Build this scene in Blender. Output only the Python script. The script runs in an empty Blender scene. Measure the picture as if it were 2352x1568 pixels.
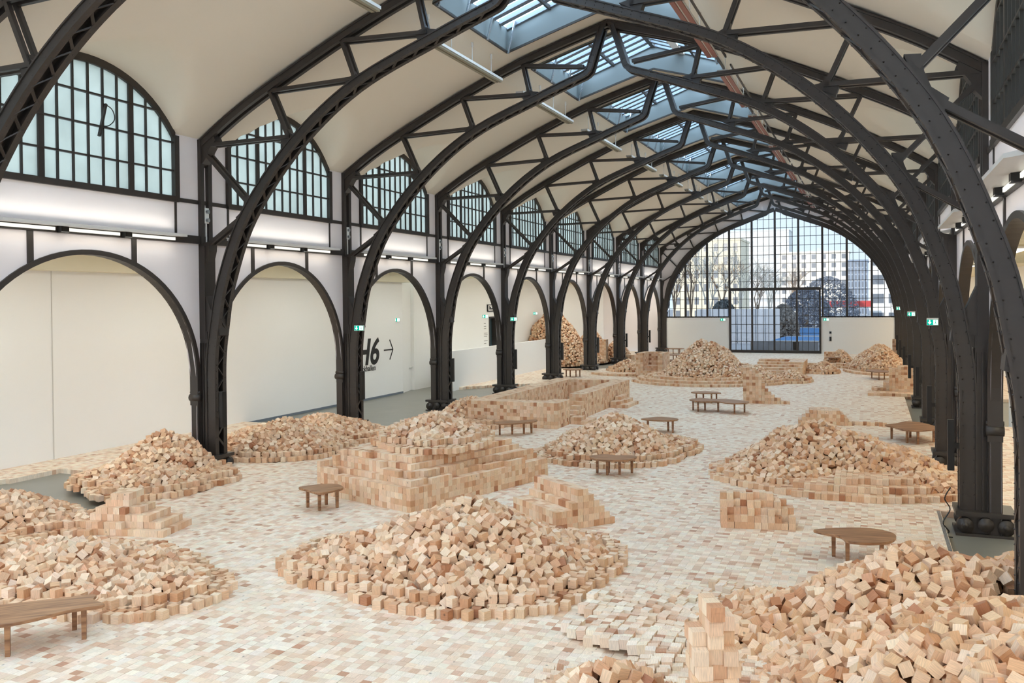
import bpy, bmesh, math, random
import numpy as np
from mathutils import Matrix, Vector
random.seed(7); rng = np.random.default_rng(7)
SC = bpy.context.scene
COL = SC.collection
# ------------------------------------------------------------------ camera
FPX, YAW, PITCH, ROLL, CPY, HCAM = 2024.3, 0.3894, -0.0114, -0.0093, 715.3, 4.2
def cam_axes():
    cy, sy = math.cos(YAW), math.sin(YAW)
    w = Vector((-sy*math.cos(PITCH), cy*math.cos(PITCH), math.sin(PITCH)))
    r = Vector((cy, sy, 0)); u = r.cross(w)
    c, s = math.cos(ROLL), math.sin(ROLL)
    return r*c + u*s, -r*s + u*c, w
CR, CU, CW = cam_axes()
cam_d = bpy.data.cameras.new('camera'); cam = bpy.data.objects.new('camera', cam_d); COL.objects.link(cam)
cam_d.sensor_fit = 'HORIZONTAL'; cam_d.sensor_width = 36.0; cam_d.lens = FPX/2352*36.0
cam_d.shift_y = -(784-CPY)/2352; cam_d.clip_end = 2000; cam_d.clip_start = 0.1
cam.matrix_world = Matrix(((CR.x, CU.x, -CW.x, 0), (CR.y, CU.y, -CW.y, 0), (CR.z, CU.z, -CW.z, HCAM), (0, 0, 0, 1)))
SC.camera = cam
def project(p):
    q = Vector(p) - Vector((0, 0, HCAM)); d = q.dot(CW)
    if d < .2: return (-1e5, -1e5, d)
    return (1176 + FPX*q.dot(CR)/d, CPY - FPX*q.dot(CU)/d, d)
# ------------------------------------------------------------------ view, world, sun
SC.view_settings.view_transform = 'Standard'; SC.view_settings.look = 'None'
SC.view_settings.gamma = 1.0; SC.view_settings.use_curve_mapping = False
SC.view_settings.exposure = 0.33
world = bpy.data.worlds.new('sky'); SC.world = world; world.use_nodes = True
wn = world.node_tree.nodes; wl = world.node_tree.links; wn.clear()
wo = wn.new('ShaderNodeOutputWorld'); wb = wn.new('ShaderNodeBackground')
tc = wn.new('ShaderNodeTexCoord'); sx = wn.new('ShaderNodeSeparateXYZ'); ramp = wn.new('ShaderNodeValToRGB')
wl.new(tc.outputs['Generated'], sx.inputs[0]); wl.new(sx.outputs['Z'], ramp.inputs[0]); wl.new(ramp.outputs[0], wb.inputs[0]); wl.new(wb.outputs[0], wo.inputs[0])
ramp.color_ramp.elements[0].position = 0.0; ramp.color_ramp.elements[0].color = (.68, .85, 1, 1)
ramp.color_ramp.elements[1].position = 0.6; ramp.color_ramp.elements[1].color = (.65, .83, 1, 1)
SKY = 10.0
wb.inputs[1].default_value = SKY
SUN_E = math.radians(10.0); SUN_A = math.radians(8)   # low winter sun behind the head house
sun_d = bpy.data.lights.new('sun', 'SUN'); sun_d.energy = 20.0; sun_d.angle = .01; sun_d.color = (1, .93, .82)
sun = bpy.data.objects.new('sun', sun_d); COL.objects.link(sun)
sdir = Vector((math.sin(SUN_A)*math.cos(SUN_E), math.cos(SUN_A)*math.cos(SUN_E), -math.sin(SUN_E)))
sun.rotation_euler = sdir.to_track_quat('-Z', 'Y').to_euler()
SC.cycles.max_bounces = 10; SC.cycles.diffuse_bounces = 6; SC.cycles.transparent_max_bounces = 16
SC.cycles.sample_clamp_indirect = 8.0
# ------------------------------------------------------------------ hall dimensions (metres)
Y0, S = 11.358, 6.654
XL, XC, XR = -16.127, -7.097, 1.933
TH = 0.40                                  # truss depth along the hall
def YI(i): return Y0+S*i if i > 0 else 10.79+S*i      # front face of truss i (the bay nearest the camera is a little longer)
def BAY(i): return (YI(i+1)-YI(i))/S       # length of bay i against the regular bay
YFAR = 71.3
NB = 9                                     # bays 0..8 between trusses 0..9, bay -1 over the camera
AISLE_L, AISLE_R = 56, 55
OUT_S = [0, 2.66, 3.24, 4.70, 6.90, 8.0, 9.03, 9.3]; OUT_Z = [12.28, 11.50, 11.25, 10.68, 9.66, 9.05, 8.40, 8.2]
def out_z(s): return float(np.interp(abs(s), OUT_S, OUT_Z))
# portals that guide the daylight through the skylights and the gable window
def portal(loc, sx_, sy_, rot):
    d = bpy.data.lights.new('daylight_portal', 'AREA'); d.shape = 'RECTANGLE'; d.size = sx_; d.size_y = sy_
    d.cycles.is_portal = True
    o = bpy.data.objects.new('daylight_portal', d); o.location = loc; o.rotation_euler = rot; COL.objects.link(o)
for i in range(-1, NB):
    portal((XC, (YI(i)+YI(i+1)+TH)/2, 12.05), 5.4, 4.6*BAY(i), (0, 0, 0))
portal((XC, YFAR+.35, 6.9), 17.0, 8.0, (math.pi/2, 0, math.pi))
# ------------------------------------------------------------------ materials
def srgb(r, g, b):
    f = lambda c: (c/255/12.92) if c/255 <= .04045 else ((c/255+.055)/1.055)**2.4
    return (f(r), f(g), f(b), 1)
def mat(name, col, rough=.6, metal=0., spec=.5, noise=None, bump=0.):
    m = bpy.data.materials.new(name); m.use_nodes = True; n = m.node_tree.nodes; l = m.node_tree.links
    b = n['Principled BSDF']; b.inputs['Base Color'].default_value = col; b.inputs['Roughness'].default_value = rough
    b.inputs['Metallic'].default_value = metal; b.inputs['Specular IOR Level'].default_value = spec
    if noise:
        sc, amt = noise
        g = n.new('ShaderNodeNewGeometry'); t = n.new('ShaderNodeTexNoise'); t.inputs['Scale'].default_value = sc; t.inputs['Detail'].default_value = 6
        l.new(g.outputs['Position'], t.inputs['Vector'])
        mx = n.new('ShaderNodeMix'); mx.data_type = 'RGBA'; mx.inputs[6].default_value = [c*(1-amt) for c in col[:3]]+[1]; mx.inputs[7].default_value = [min(1, c*(1+amt)) for c in col[:3]]+[1]
        l.new(t.outputs[0], mx.inputs[0]); l.new(mx.outputs[2], b.inputs['Base Color'])
        if bump:
            bp = n.new('ShaderNodeBump'); bp.inputs['Strength'].default_value = bump; bp.inputs['Distance'].default_value = .01
            l.new(t.outputs[0], bp.inputs['Height']); l.new(bp.outputs[0], b.inputs['Normal'])
    return m
def emit(name, col, st):
    m = bpy.data.materials.new(name); m.use_nodes = True; n = m.node_tree.nodes; l = m.node_tree.links
    n.remove(n['Principled BSDF']); e = n.new('ShaderNodeEmission'); e.inputs[0].default_value = col; e.inputs[1].default_value = st
    l.new(e.outputs[0], n['Material Output'].inputs[0]); return m
M = {}
M['iron'] = mat('dark painted iron', srgb(54, 48, 44), .45, 0, .5, (9, .12), .05)
M['plaster'] = mat('white lime plaster', srgb(240, 233, 233), .85, 0, .2, (.7, .03))
M['ceiling'] = mat('cream ceiling plaster', srgb(230, 221, 206), .9, 0, .15, (.5, .03))
M['aisle_wall'] = mat('white gallery paint', srgb(242, 241, 238), .85, 0, .2, (.4, .015))
M['aisle_ceiling'] = mat('ivory board', srgb(232, 226, 204), .85, 0, .2, (1.2, .04))
M['concrete'] = mat('polished grey concrete', srgb(128, 127, 118), .32, 0, .5, (.9, .22))
M['white_metal'] = mat('white lacquered metal', srgb(225, 224, 220), .4)
M['grey_metal'] = mat('grey sheet metal', srgb(112, 122, 134), .5)
M['steel'] = mat('stainless steel', srgb(190, 195, 200), .25, .8)
M['black'] = mat('black housing', srgb(9, 9, 11), .5)
M['oak'] = None
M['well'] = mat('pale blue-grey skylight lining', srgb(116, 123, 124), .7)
M['red_reflection'] = mat('reflector with painted floor reflection', srgb(150, 92, 80), .45)  # reddish mirror image of the wood floor, put into the base colour
M['tube'] = emit('fluorescent tube', (1, .97, .84, 1), .95)
M['aisle_lamp'] = emit('aisle lamp diffuser', (1, .96, .84, 1), 9)
M['sign_green'] = emit('exit sign green', (.0, .38, .26, 1), 1.2)
M['sign_white'] = emit('exit sign white', (.85, 1, .95, 1), 1.6)
M['text'] = mat('black vinyl lettering', srgb(24, 24, 24), .5)
def glass(name, tint, refl):
    m = bpy.data.materials.new(name); m.use_nodes = True; n = m.node_tree.nodes; l = m.node_tree.links
    n.remove(n['Principled BSDF']); t = n.new('ShaderNodeBsdfTransparent'); t.inputs[0].default_value = tint
    g = n.new('ShaderNodeBsdfGlossy'); g.inputs['Roughness'].default_value = .02; x = n.new('ShaderNodeMixShader'); x.inputs[0].default_value = refl
    l.new(t.outputs[0], x.inputs[1]); l.new(g.outputs[0], x.inputs[2]); l.new(x.outputs[0], n['Material Output'].inputs[0]); return m
M['glass'] = glass('window glass dimming outdoors', (.098, .096, .095, 1), .05)  # dark tint added to the panes to hold back outdoor brightness
M['sky_glass'] = glass('skylight glass', (.86, .93, .97, 1), .04)
def frosted():
    m = bpy.data.materials.new('frosted glass'); m.use_nodes = True; n = m.node_tree.nodes; l = m.node_tree.links
    n.remove(n['Principled BSDF']); t = n.new('ShaderNodeBsdfTranslucent'); d = n.new('ShaderNodeBsdfDiffuse'); x = n.new('ShaderNodeMixShader'); x.inputs[0].default_value = .45
    g = n.new('ShaderNodeNewGeometry'); no = n.new('ShaderNodeTexNoise'); no.inputs['Scale'].default_value = 1.7; no.inputs['Detail'].default_value = 5
    l.new(g.outputs['Position'], no.inputs['Vector']); rp = n.new('ShaderNodeValToRGB')
    rp.color_ramp.elements[0].position = .3; rp.color_ramp.elements[0].color = (.10, .108, .098, 1); rp.color_ramp.elements[1].position = .7; rp.color_ramp.elements[1].color = (.14, .148, .135, 1)
    l.new(no.outputs[0], rp.inputs[0]); l.new(rp.outputs[0], t.inputs[0]); d.inputs[0].default_value = (.55, .62, .60, 1)
    l.new(t.outputs[0], x.inputs[1]); l.new(d.outputs[0], x.inputs[2]); l.new(x.outputs[0], n['Material Output'].inputs[0]); return m
M['frosted'] = frosted()
PALETTE = [srgb(239, 211, 181), srgb(234, 200, 166), srgb(228, 188, 152), srgb(220, 175, 137), srgb(207, 155, 116), srgb(181, 124, 88)]
PAL_P = [.24, .30, .22, .14, .07, .03]
FLOOR_PAL = [srgb(243, 228, 208), srgb(239, 219, 196), srgb(234, 208, 183), srgb(225, 193, 165), srgb(217, 179, 150), srgb(196, 148, 118)]
FLOOR_P = [.30, .29, .22, .12, .05, .02]
def wood(name, mode):
    """pine block: colour comes from the per-block tint, grain and knots from noise"""
    m = bpy.data.materials.new(name); m.use_nodes = True; n = m.node_tree.nodes; l = m.node_tree.links
    b = n['Principled BSDF']; b.inputs['Roughness'].default_value = .5; b.inputs['Specular IOR Level'].default_value = .45
    if mode == 'block':
        at = n.new('ShaderNodeAttribute'); at.attribute_name = 'Col'; oi = n.new('ShaderNodeObjectInfo')
        ad = n.new('ShaderNodeVectorMath'); ad.operation = 'ADD'; l.new(at.outputs['Color'], ad.inputs[0]); l.new(oi.outputs['Color'], ad.inputs[1]); tint = ad.outputs[0]
        uv = n.new('ShaderNodeUVMap'); uv.uv_map = 'UVMap'
        off = n.new('ShaderNodeVectorMath'); off.operation = 'ADD'; sc = n.new('ShaderNodeVectorMath'); sc.operation = 'SCALE'; sc.inputs[3].default_value = 53
        cb = n.new('ShaderNodeCombineXYZ'); l.new(oi.outputs['Random'], cb.inputs[0]); l.new(oi.outputs['Random'], cb.inputs[1]); l.new(cb.outputs[0], sc.inputs[0])
        l.new(uv.outputs[0], off.inputs[0]); l.new(sc.outputs[0], off.inputs[1]); vec = off.outputs[0]
    else:   # far floor: one random tint per 0.12 m cell
        g = n.new('ShaderNodeNewGeometry'); dv = n.new('ShaderNodeVectorMath'); dv.operation = 'SCALE'; dv.inputs[3].default_value = 1/.12; l.new(g.outputs['Position'], dv.inputs[0])
        fl = n.new('ShaderNodeVectorMath'); fl.operation = 'FLOOR'; l.new(dv.outputs[0], fl.inputs[0]); ml = n.new('ShaderNodeVectorMath'); ml.operation = 'MULTIPLY'; ml.inputs[1].default_value = (1, 1, 0); l.new(fl.outputs[0], ml.inputs[0])
        wnz = n.new('ShaderNodeTexWhiteNoise'); l.new(ml.outputs[0], wnz.inputs[0]); rp = n.new('ShaderNodeValToRGB'); rp.color_ramp.interpolation = 'CONSTANT'
        acc = 0
        for k, (c, p) in enumerate(zip(FLOOR_PAL, FLOOR_P)):
            e = rp.color_ramp.elements[k] if k < 2 else rp.color_ramp.elements.new(acc)
            e.position = acc; e.color = c; acc += p
        l.new(wnz.outputs[0], rp.inputs[0]); tint = rp.outputs[0]; vec = dv.outputs[0]
    mp = n.new('ShaderNodeMapping'); mp.inputs['Scale'].default_value = (1.2, 13, 1); l.new(vec, mp.inputs[0])
    no = n.new('ShaderNodeTexNoise'); no.inputs['Scale'].default_value = 1.; no.inputs['Detail'].default_value = 3; l.new(mp.outputs[0], no.inputs['Vector'])
    mr = n.new('ShaderNodeMapRange'); mr.inputs[1].default_value = .3; mr.inputs[2].default_value = .7; mr.inputs[3].default_value = .80; mr.inputs[4].default_value = 1.08; l.new(no.outputs[0], mr.inputs[0])
    vo = n.new('ShaderNodeTexVoronoi'); vo.inputs['Scale'].default_value = .62; l.new(vec, vo.inputs['Vector'])
    kr = n.new('ShaderNodeMapRange'); kr.inputs[1].default_value = .05; kr.inputs[2].default_value = .11; kr.inputs[3].default_value = .45; kr.inputs[4].default_value = 1; l.new(vo.outputs['Distance'], kr.inputs[0])
    mu = n.new('ShaderNodeMath'); mu.operation = 'MULTIPLY'; l.new(mr.outputs[0], mu.inputs[0]); l.new(kr.outputs[0], mu.inputs[1])
    sv = n.new('ShaderNodeVectorMath'); sv.operation = 'SCALE'; l.new(tint, sv.inputs[0]); l.new(mu.outputs[0], sv.inputs[3])
    l.new(sv.outputs[0], b.inputs['Base Color']); return m
M['block'] = wood('pine block wood', 'block')
M['far_floor'] = wood('pine block paving', 'floor')
M['core'] = mat('dark heap core for gap shade', srgb(112, 78, 52), .8, 0, .2, (6, .3))  # dark colour stands for the shade in gaps between loose blocks
def bench_wood():
    m = bpy.data.materials.new('oiled bench wood'); m.use_nodes = True; n = m.node_tree.nodes; l = m.node_tree.links
    b = n['Principled BSDF']; b.inputs['Roughness'].default_value = .45; tcn = n.new('ShaderNodeTexCoord'); mp = n.new('ShaderNodeMapping'); mp.inputs['Scale'].default_value = (1.5, 16, 16)
    l.new(tcn.outputs['Object'], mp.inputs[0]); no = n.new('ShaderNodeTexNoise'); no.inputs['Scale'].default_value = 1; no.inputs['Detail'].default_value = 4; l.new(mp.outputs[0], no.inputs['Vector'])
    rp = n.new('ShaderNodeValToRGB'); rp.color_ramp.elements[0].position = .35; rp.color_ramp.elements[0].color = srgb(122, 82, 54); rp.color_ramp.elements[1].position = .68; rp.color_ramp.elements[1].color = srgb(178, 132, 94)
    l.new(no.outputs[0], rp.inputs[0]); l.new(rp.outputs[0], b.inputs['Base Color']); return m
M['oak'] = bench_wood()
# ------------------------------------------------------------------ object helpers
def tag(o, label=None, cat=None, group=None, kind=None):
    if label: o['label'] = label
    if cat: o['category'] = cat
    if group: o['group'] = group
    if kind: o['kind'] = kind
    return o
def empty(name, loc=(0, 0, 0), rz=0.):
    o = bpy.data.objects.new(name, None); o.location = loc; o.rotation_euler = (0, 0, rz); o.empty_display_size = .2; COL.objects.link(o); return o
class MB:
    """collects polygons, builds one mesh object"""
    def __init__(s): s.v = []; s.f = []
    def poly(s, pts):
        b = len(s.v); s.v += [tuple(p) for p in pts]; s.f.append(tuple(range(b, b+len(pts))))
    def box(s, x0, x1, y0, y1, z0, z1):
        b = len(s.v); s.v += [(x, y, z) for z in (z0, z1) for (x, y) in ((x0, y0), (x1, y0), (x1, y1), (x0, y1))]
        s.f += [tuple(b+i for i in q) for q in ((0, 3, 2, 1), (4, 5, 6, 7), (0, 1, 5, 4), (1, 2, 6, 5), (2, 3, 7, 6), (3, 0, 4, 7))]
    def hexa(s, p):
        b = len(s.v); s.v += [tuple(q) for q in p]
        s.f += [tuple(b+i for i in q) for q in ((0, 3, 2, 1), (4, 5, 6, 7), (0, 1, 5, 4), (1, 2, 6, 5), (2, 3, 7, 6), (3, 0, 4, 7))]
    def bar(s, a, b, w, h, up=(0, 0, 1)):
        a = Vector(a); b = Vector(b); d = (b-a).normalized(); u = Vector(up)
        if abs(d.dot(u)) > .95: u = Vector((1, 0, 0))
        r = d.cross(u).normalized(); u = r.cross(d)
        o = [(-w/2, -h/2), (w/2, -h/2), (w/2, h/2), (-w/2, h/2)]
        s.hexa([a+r*x+u*y for x, y in o]+[b+r*x+u*y for x, y in o])
    def cyl(s, a, b, r0, r1=None, n=8):
        r1 = r0 if r1 is None else r1; a = Vector(a); b = Vector(b); d = (b-a).normalized(); u = Vector((0, 0, 1))
        if abs(d.dot(u)) > .95: u = Vector((1, 0, 0))
        r = d.cross(u).normalized(); u = r.cross(d); k = len(s.v)
        for c, rr in ((a, r0), (b, r1)):
            for i in range(n):
                t = 2*math.pi*i/n; s.v.append(tuple(c+r*math.cos(t)*rr+u*math.sin(t)*rr))
        s.f += [(k+i, k+(i+1) % n, k+n+(i+1) % n, k+n+i) for i in range(n)]
        s.f += [tuple(k+n-1-i for i in range(n)), tuple(k+n+i for i in range(n))]
    def sweep(s, pts, nrm, n0, n1, y0, y1):
        """rectangular section along a curve in the xz plane"""
        k = len(s.v); lst = lambda q: q if isinstance(q, list) else [q]*len(pts)
        for (x, z), (nx, nz), n0, n1 in zip(pts, nrm, lst(n0), lst(n1)):
            for a, y in ((n0, y0), (n1, y0), (n1, y1), (n0, y1)): s.v.append((x+nx*a, y, z+nz*a))
        m = len(pts)
        for i in range(m-1):
            for j in range(4):
                s.f.append((k+4*i+j, k+4*i+(j+1) % 4, k+4*i+4+(j+1) % 4, k+4*i+4+j))
        s.f += [(k, k+3, k+2, k+1), (k+4*m-4, k+4*m-3, k+4*m-2, k+4*m-1)]
    def prism(s, poly, z0, z1):
        k = len(s.v); n = len(poly); s.v += [(x, y, z0) for x, y in poly]+[(x, y, z1) for x, y in poly]
        s.f += [tuple(k+n-1-i for i in range(n)), tuple(k+n+i for i in range(n))]+[(k+i, k+(i+1) % n, k+n+(i+1) % n, k+n+i) for i in range(n)]
    def plate(s, poly, y0, y1):
        """polygon in xz extruded along y"""
        k = len(s.v); n = len(poly); s.v += [(x, y0, z) for x, z in poly]+[(x, y1, z) for x, z in poly]
        s.f += [tuple(k+i for i in range(n)), tuple(k+2*n-1-i for i in range(n))]+[(k+(i+1) % n, k+i, k+n+i, k+n+(i+1) % n) for i in range(n)]
    def mesh(s, name, m, smooth=False):
        me = bpy.data.meshes.new(name); me.from_pydata(s.v, [], s.f)
        if m: me.materials.append(M[m] if isinstance(m, str) else m)
        bm = bmesh.new(); bm.from_mesh(me); bmesh.ops.recalc_face_normals(bm, faces=bm.faces); bm.to_mesh(me); bm.free()
        if smooth:
            for p in me.polygons: p.use_smooth = True
        return me
    def build(s, name, m, parent=None, smooth=False):
        return link(name, s.mesh(name, m, smooth), parent)
def link(name, me, parent=None, loc=None):
    o = bpy.data.objects.new(name, me); COL.objects.link(o)
    if parent: o.parent = parent
    if loc: o.location = loc
    return o
def copy_tree(o, parent=None):
    c = o.copy(); COL.objects.link(c); c.parent = parent
    for ch in list(o.children): copy_tree(ch, c)
    return c
ORD = ['first', 'second', 'third', 'fourth', 'fifth', 'sixth', 'seventh', 'eighth', 'ninth', 'tenth', 'eleventh', 'twelfth', 'thirteenth']
def cat_rom(pts, n, closed=False):
    P = [Vector(p) for p in pts]; out = []; m = len(P)
    for i in range(m if closed else m-1):
        if closed: a, b, c, d = P[i-1], P[i], P[(i+1) % m], P[(i+2) % m]
        else: a, b, c, d = P[max(i-1, 0)], P[i], P[i+1], P[min(i+2, m-1)]
        for k in range(n):
            t = k/n; out.append(.5*((2*b)+(c-a)*t+(2*a-5*b+4*c-d)*t*t+(3*b-3*c+d-a)*t**3))
    if not closed: out.append(P[-1])
    return [tuple(p) for p in out]
def normals2(pts, sign=1):
    out = []
    for i in range(len(pts)):
        a = pts[max(i-1, 0)]; b = pts[min(i+1, len(pts)-1)]; dx, dz = b[0]-a[0], b[1]-a[1]; L = math.hypot(dx, dz) or 1
        out.append((-dz/L*sign, dx/L*sign))
    return out
# ------------------------------------------------------------------ ceiling with lunette groins and skylight wells
LUN_HW, LUN_SP, LUN_RISE, SILL = 2.40, 8.36, 1.36, 6.83
LUN_R = (LUN_HW**2+LUN_RISE**2)/(2*LUN_RISE)
def lun_z(dy, grow=0.):
    r = LUN_R+grow; c = LUN_SP+LUN_RISE-LUN_R
    return c+math.sqrt(max(r*r-dy*dy, 0)) if abs(dy) <= LUN_HW+grow else -1
SKX, SKY_HL = 2.77, 2.34           # skylight half width, half length
def ceil_z(s, dy): return max(out_z(s)+.07, lun_z(dy, .05))
def bay_mid(i): return (YI(i)+YI(i+1)+TH)/2
def stretch(o, i): o.scale = (1, BAY(i), 1); return o
smooth_s = np.concatenate([np.linspace(-9.05, -2.77, 34), [-1.4, 0, 1.4], np.linspace(2.77, 9.05, 34)])
ceil_root = empty('ceiling'); tag(ceil_root, 'cream plaster barrel vault cut open by a row of skylights', None, None, 'structure')
cv = MB(); wv = MB()
dys = np.concatenate([[-S/2], np.linspace(-2.62, -2.34, 6), np.linspace(-2.34, 2.34, 23)[1:-1], np.linspace(2.34, 2.62, 6), [S/2]])
for a in range(len(dys)-1):
    for b in range(len(smooth_s)-1):
        if abs((dys[a]+dys[a+1])/2) < SKY_HL and abs((smooth_s[b]+smooth_s[b+1])/2) < SKX: continue
        q = [(smooth_s[b], dys[a]), (smooth_s[b+1], dys[a]), (smooth_s[b+1], dys[a+1]), (smooth_s[b], dys[a+1])]
        cv.poly([(x, y, ceil_z(x, y)) for x, y in q])
me_c = cv.mesh('vault_bay', 'ceiling', True)
bm = bmesh.new(); bm.from_mesh(me_c); bmesh.ops.remove_doubles(bm, verts=bm.verts, dist=.001); bmesh.ops.recalc_face_normals(bm, faces=bm.faces); bm.to_mesh(me_c); bm.free()
for i in range(-2, NB):
    stretch(link('vault_bay', me_c, ceil_root, (XC, bay_mid(i), 0)), i)
# skylight: lining, glazed gable of rafters, struts, panes
def make_skylight():
    r = empty('skylight')
    zl = lambda s: out_z(s)+.07
    EV, RG = 12.18, 13.15          # glazing eaves and ridge
    for y in (-SKY_HL, SKY_HL):
        m = MB(); ss = [-SKX, -1.4, 0, 1.4, SKX]
        for a, b in zip(ss[:-1], ss[1:]):
            top = lambda s: EV+(RG-EV)*(1-abs(s)/SKX)
            e = .03 if y > 0 else -.03
            m.hexa([(a, y, zl(a)-.05), (b, y, zl(b)-.05), (b, y+e, zl(b)-.05), (a, y+e, zl(a)-.05), (a, y, top(a)), (b, y, top(b)), (b, y+e, top(b)), (a, y+e, top(a))])
        m.build('end_lining', 'well', r)
        m = MB()
        for a, b in zip(ss[:-1], ss[1:]): m.bar((a, y, zl(a)-.05), (b, y, zl(b)-.05), .05, .06)
        m.build('edge_trim', 'iron', r)
    for sg in (-1, 1):
        m = MB(); x = sg*SKX; m.box(min(x, x+sg*.03), max(x, x+sg*.03), -SKY_HL, SKY_HL, zl(SKX)-.05, EV); m.build('side_lining', 'well', r)
        m = MB(); m.bar((x, -SKY_HL, zl(SKX)-.05), (x, SKY_HL, zl(SKX)-.05), .06, .06); m.build('edge_trim', 'iron', r)
        n = 9
        for k in range(n+1):
            y = -SKY_HL+2*SKY_HL*k/n; m = MB(); m.bar((x, y, EV), (0, y, RG), .21 if 0 < k < n else .14, .13); m.build('rafter', 'grey_metal', r)
        m = MB(); m.bar((x*.52, -SKY_HL, EV+.48*(RG-EV)-.06), (x*.52, SKY_HL, EV+.48*(RG-EV)-.06), .07, .12); m.build('purlin', 'iron', r)
        for k in range(n):
            y0 = -SKY_HL+2*SKY_HL*k/n; y1 = -SKY_HL+2*SKY_HL*(k+1)/n
            m = MB(); m.poly([(x, y0, EV+.04), (x, y1, EV+.04), (0, y1, RG+.04), (0, y0, RG+.04)]); m.build('pane', 'sky_glass', r)
        for k in range(4):
            y = -SKY_HL+.12+(2*SKY_HL-.24)*k/3; m = MB(); m.cyl((x-sg*.07, y, zl(SKX)-.12), (x-sg*.30, y, zl(SKX)+.80), .035, n=8); m.build('strut', 'steel', r)
    m = MB(); m.bar((0, -SKY_HL, RG-.05), (0, SKY_HL, RG-.05), .14, .14); m.build('ridge_beam', 'iron', r)
    m = MB(); m.bar((.95, -SKY_HL, EV+.55), (.95, SKY_HL, EV+.55), .32, .05, (.3, 0, 1)); m.build('blind_box', 'white_metal', r)
    return r
sk0 = make_skylight()
for i in list(range(0, NB))+[-1, -2]:
    o = sk0 if i == 0 else copy_tree(sk0)
    o.location = (XC, bay_mid(i), 0); stretch(o, i)
    tag(o, f'gabled glass skylight with grey rafters, {ORD[i]} from the camera along the ridge' if i >= 0 else f'gabled glass skylight over the camera, {ORD[-i-1]} behind the view', 'skylight', 'skylights along the vault ridge')
# ------------------------------------------------------------------ side walls with arcade and lunettes
LEDGE0, LEDGE1 = 5.76, 5.98
ARC_R, ARC_C = 3.0, 2.33
def arc_z(dy): return ARC_C+math.sqrt(max(ARC_R**2-dy*dy, 0)) if abs(dy) < ARC_R+1e-6 else 0.
def wall_bay(sg):
    """plaster of one bay, local x pointing into the hall is -sg"""
    m = MB(); ys = [-S/2, -3.05]+list(np.linspace(-ARC_R, ARC_R, 41))+[3.05, S/2]
    for a, b in zip(ys[:-1], ys[1:]):
        za = arc_z(a) if abs((a+b)/2) < ARC_R else -.12; zb = arc_z(b) if abs((a+b)/2) < ARC_R else -.12
        m.poly([(0, a, za), (0, b, zb), (0, b, LEDGE0), (0, a, LEDGE0)])
    m.poly([(0, -S/2, LEDGE0), (0, S/2, LEDGE0), (0, S/2, SILL), (0, -S/2, SILL)])
    for a, b in ((-S/2, -LUN_HW), (LUN_HW, S/2)):
        m.poly([(0, a, SILL), (0, b, SILL), (0, b, 8.5), (0, a, 8.5)])
    # outer side facing the aisle and reveal
    for a, b in zip(ys[:-1], ys[1:]):
        za = arc_z(a) if abs((a+b)/2) < ARC_R else -.12; zb = arc_z(b) if abs((a+b)/2) < ARC_R else -.12
        m.poly([(sg*.17, a, za), (sg*.17, b, zb), (sg*.17, b, 5.75), (sg*.17, a, 5.75)])
    return m.mesh('wall_bay', 'plaster')
def ring_mesh(sg):
    m = MB(); n = 40; pts = []
    for k in range(n+1):
        t = math.pi*k/n; pts.append((math.cos(t), math.sin(t)))
    prof = [(c*ARC_R, ARC_C+s*ARC_R, c*(ARC_R+.11), ARC_C+s*(ARC_R+.11)) for c, s in pts]
    prof = [(ARC_R, 1.6, ARC_R+.11, 1.6)]+prof+[(-ARC_R, 1.6, -ARC_R-.11, 1.6)]
    for p, q in zip(prof[:-1], prof[1:]):
        m.hexa([(-sg*.05, p[0], p[1]), (-sg*.05, q[0], q[1]), (sg*.20, q[0], q[1]), (sg*.20, p[0], p[1]), (-sg*.05, p[2], p[3]), (-sg*.05, q[2], q[3]), (sg*.20, q[2], q[3]), (sg*.20, p[2], p[3])])
    return m.mesh('arch_ring', 'iron')
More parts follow.
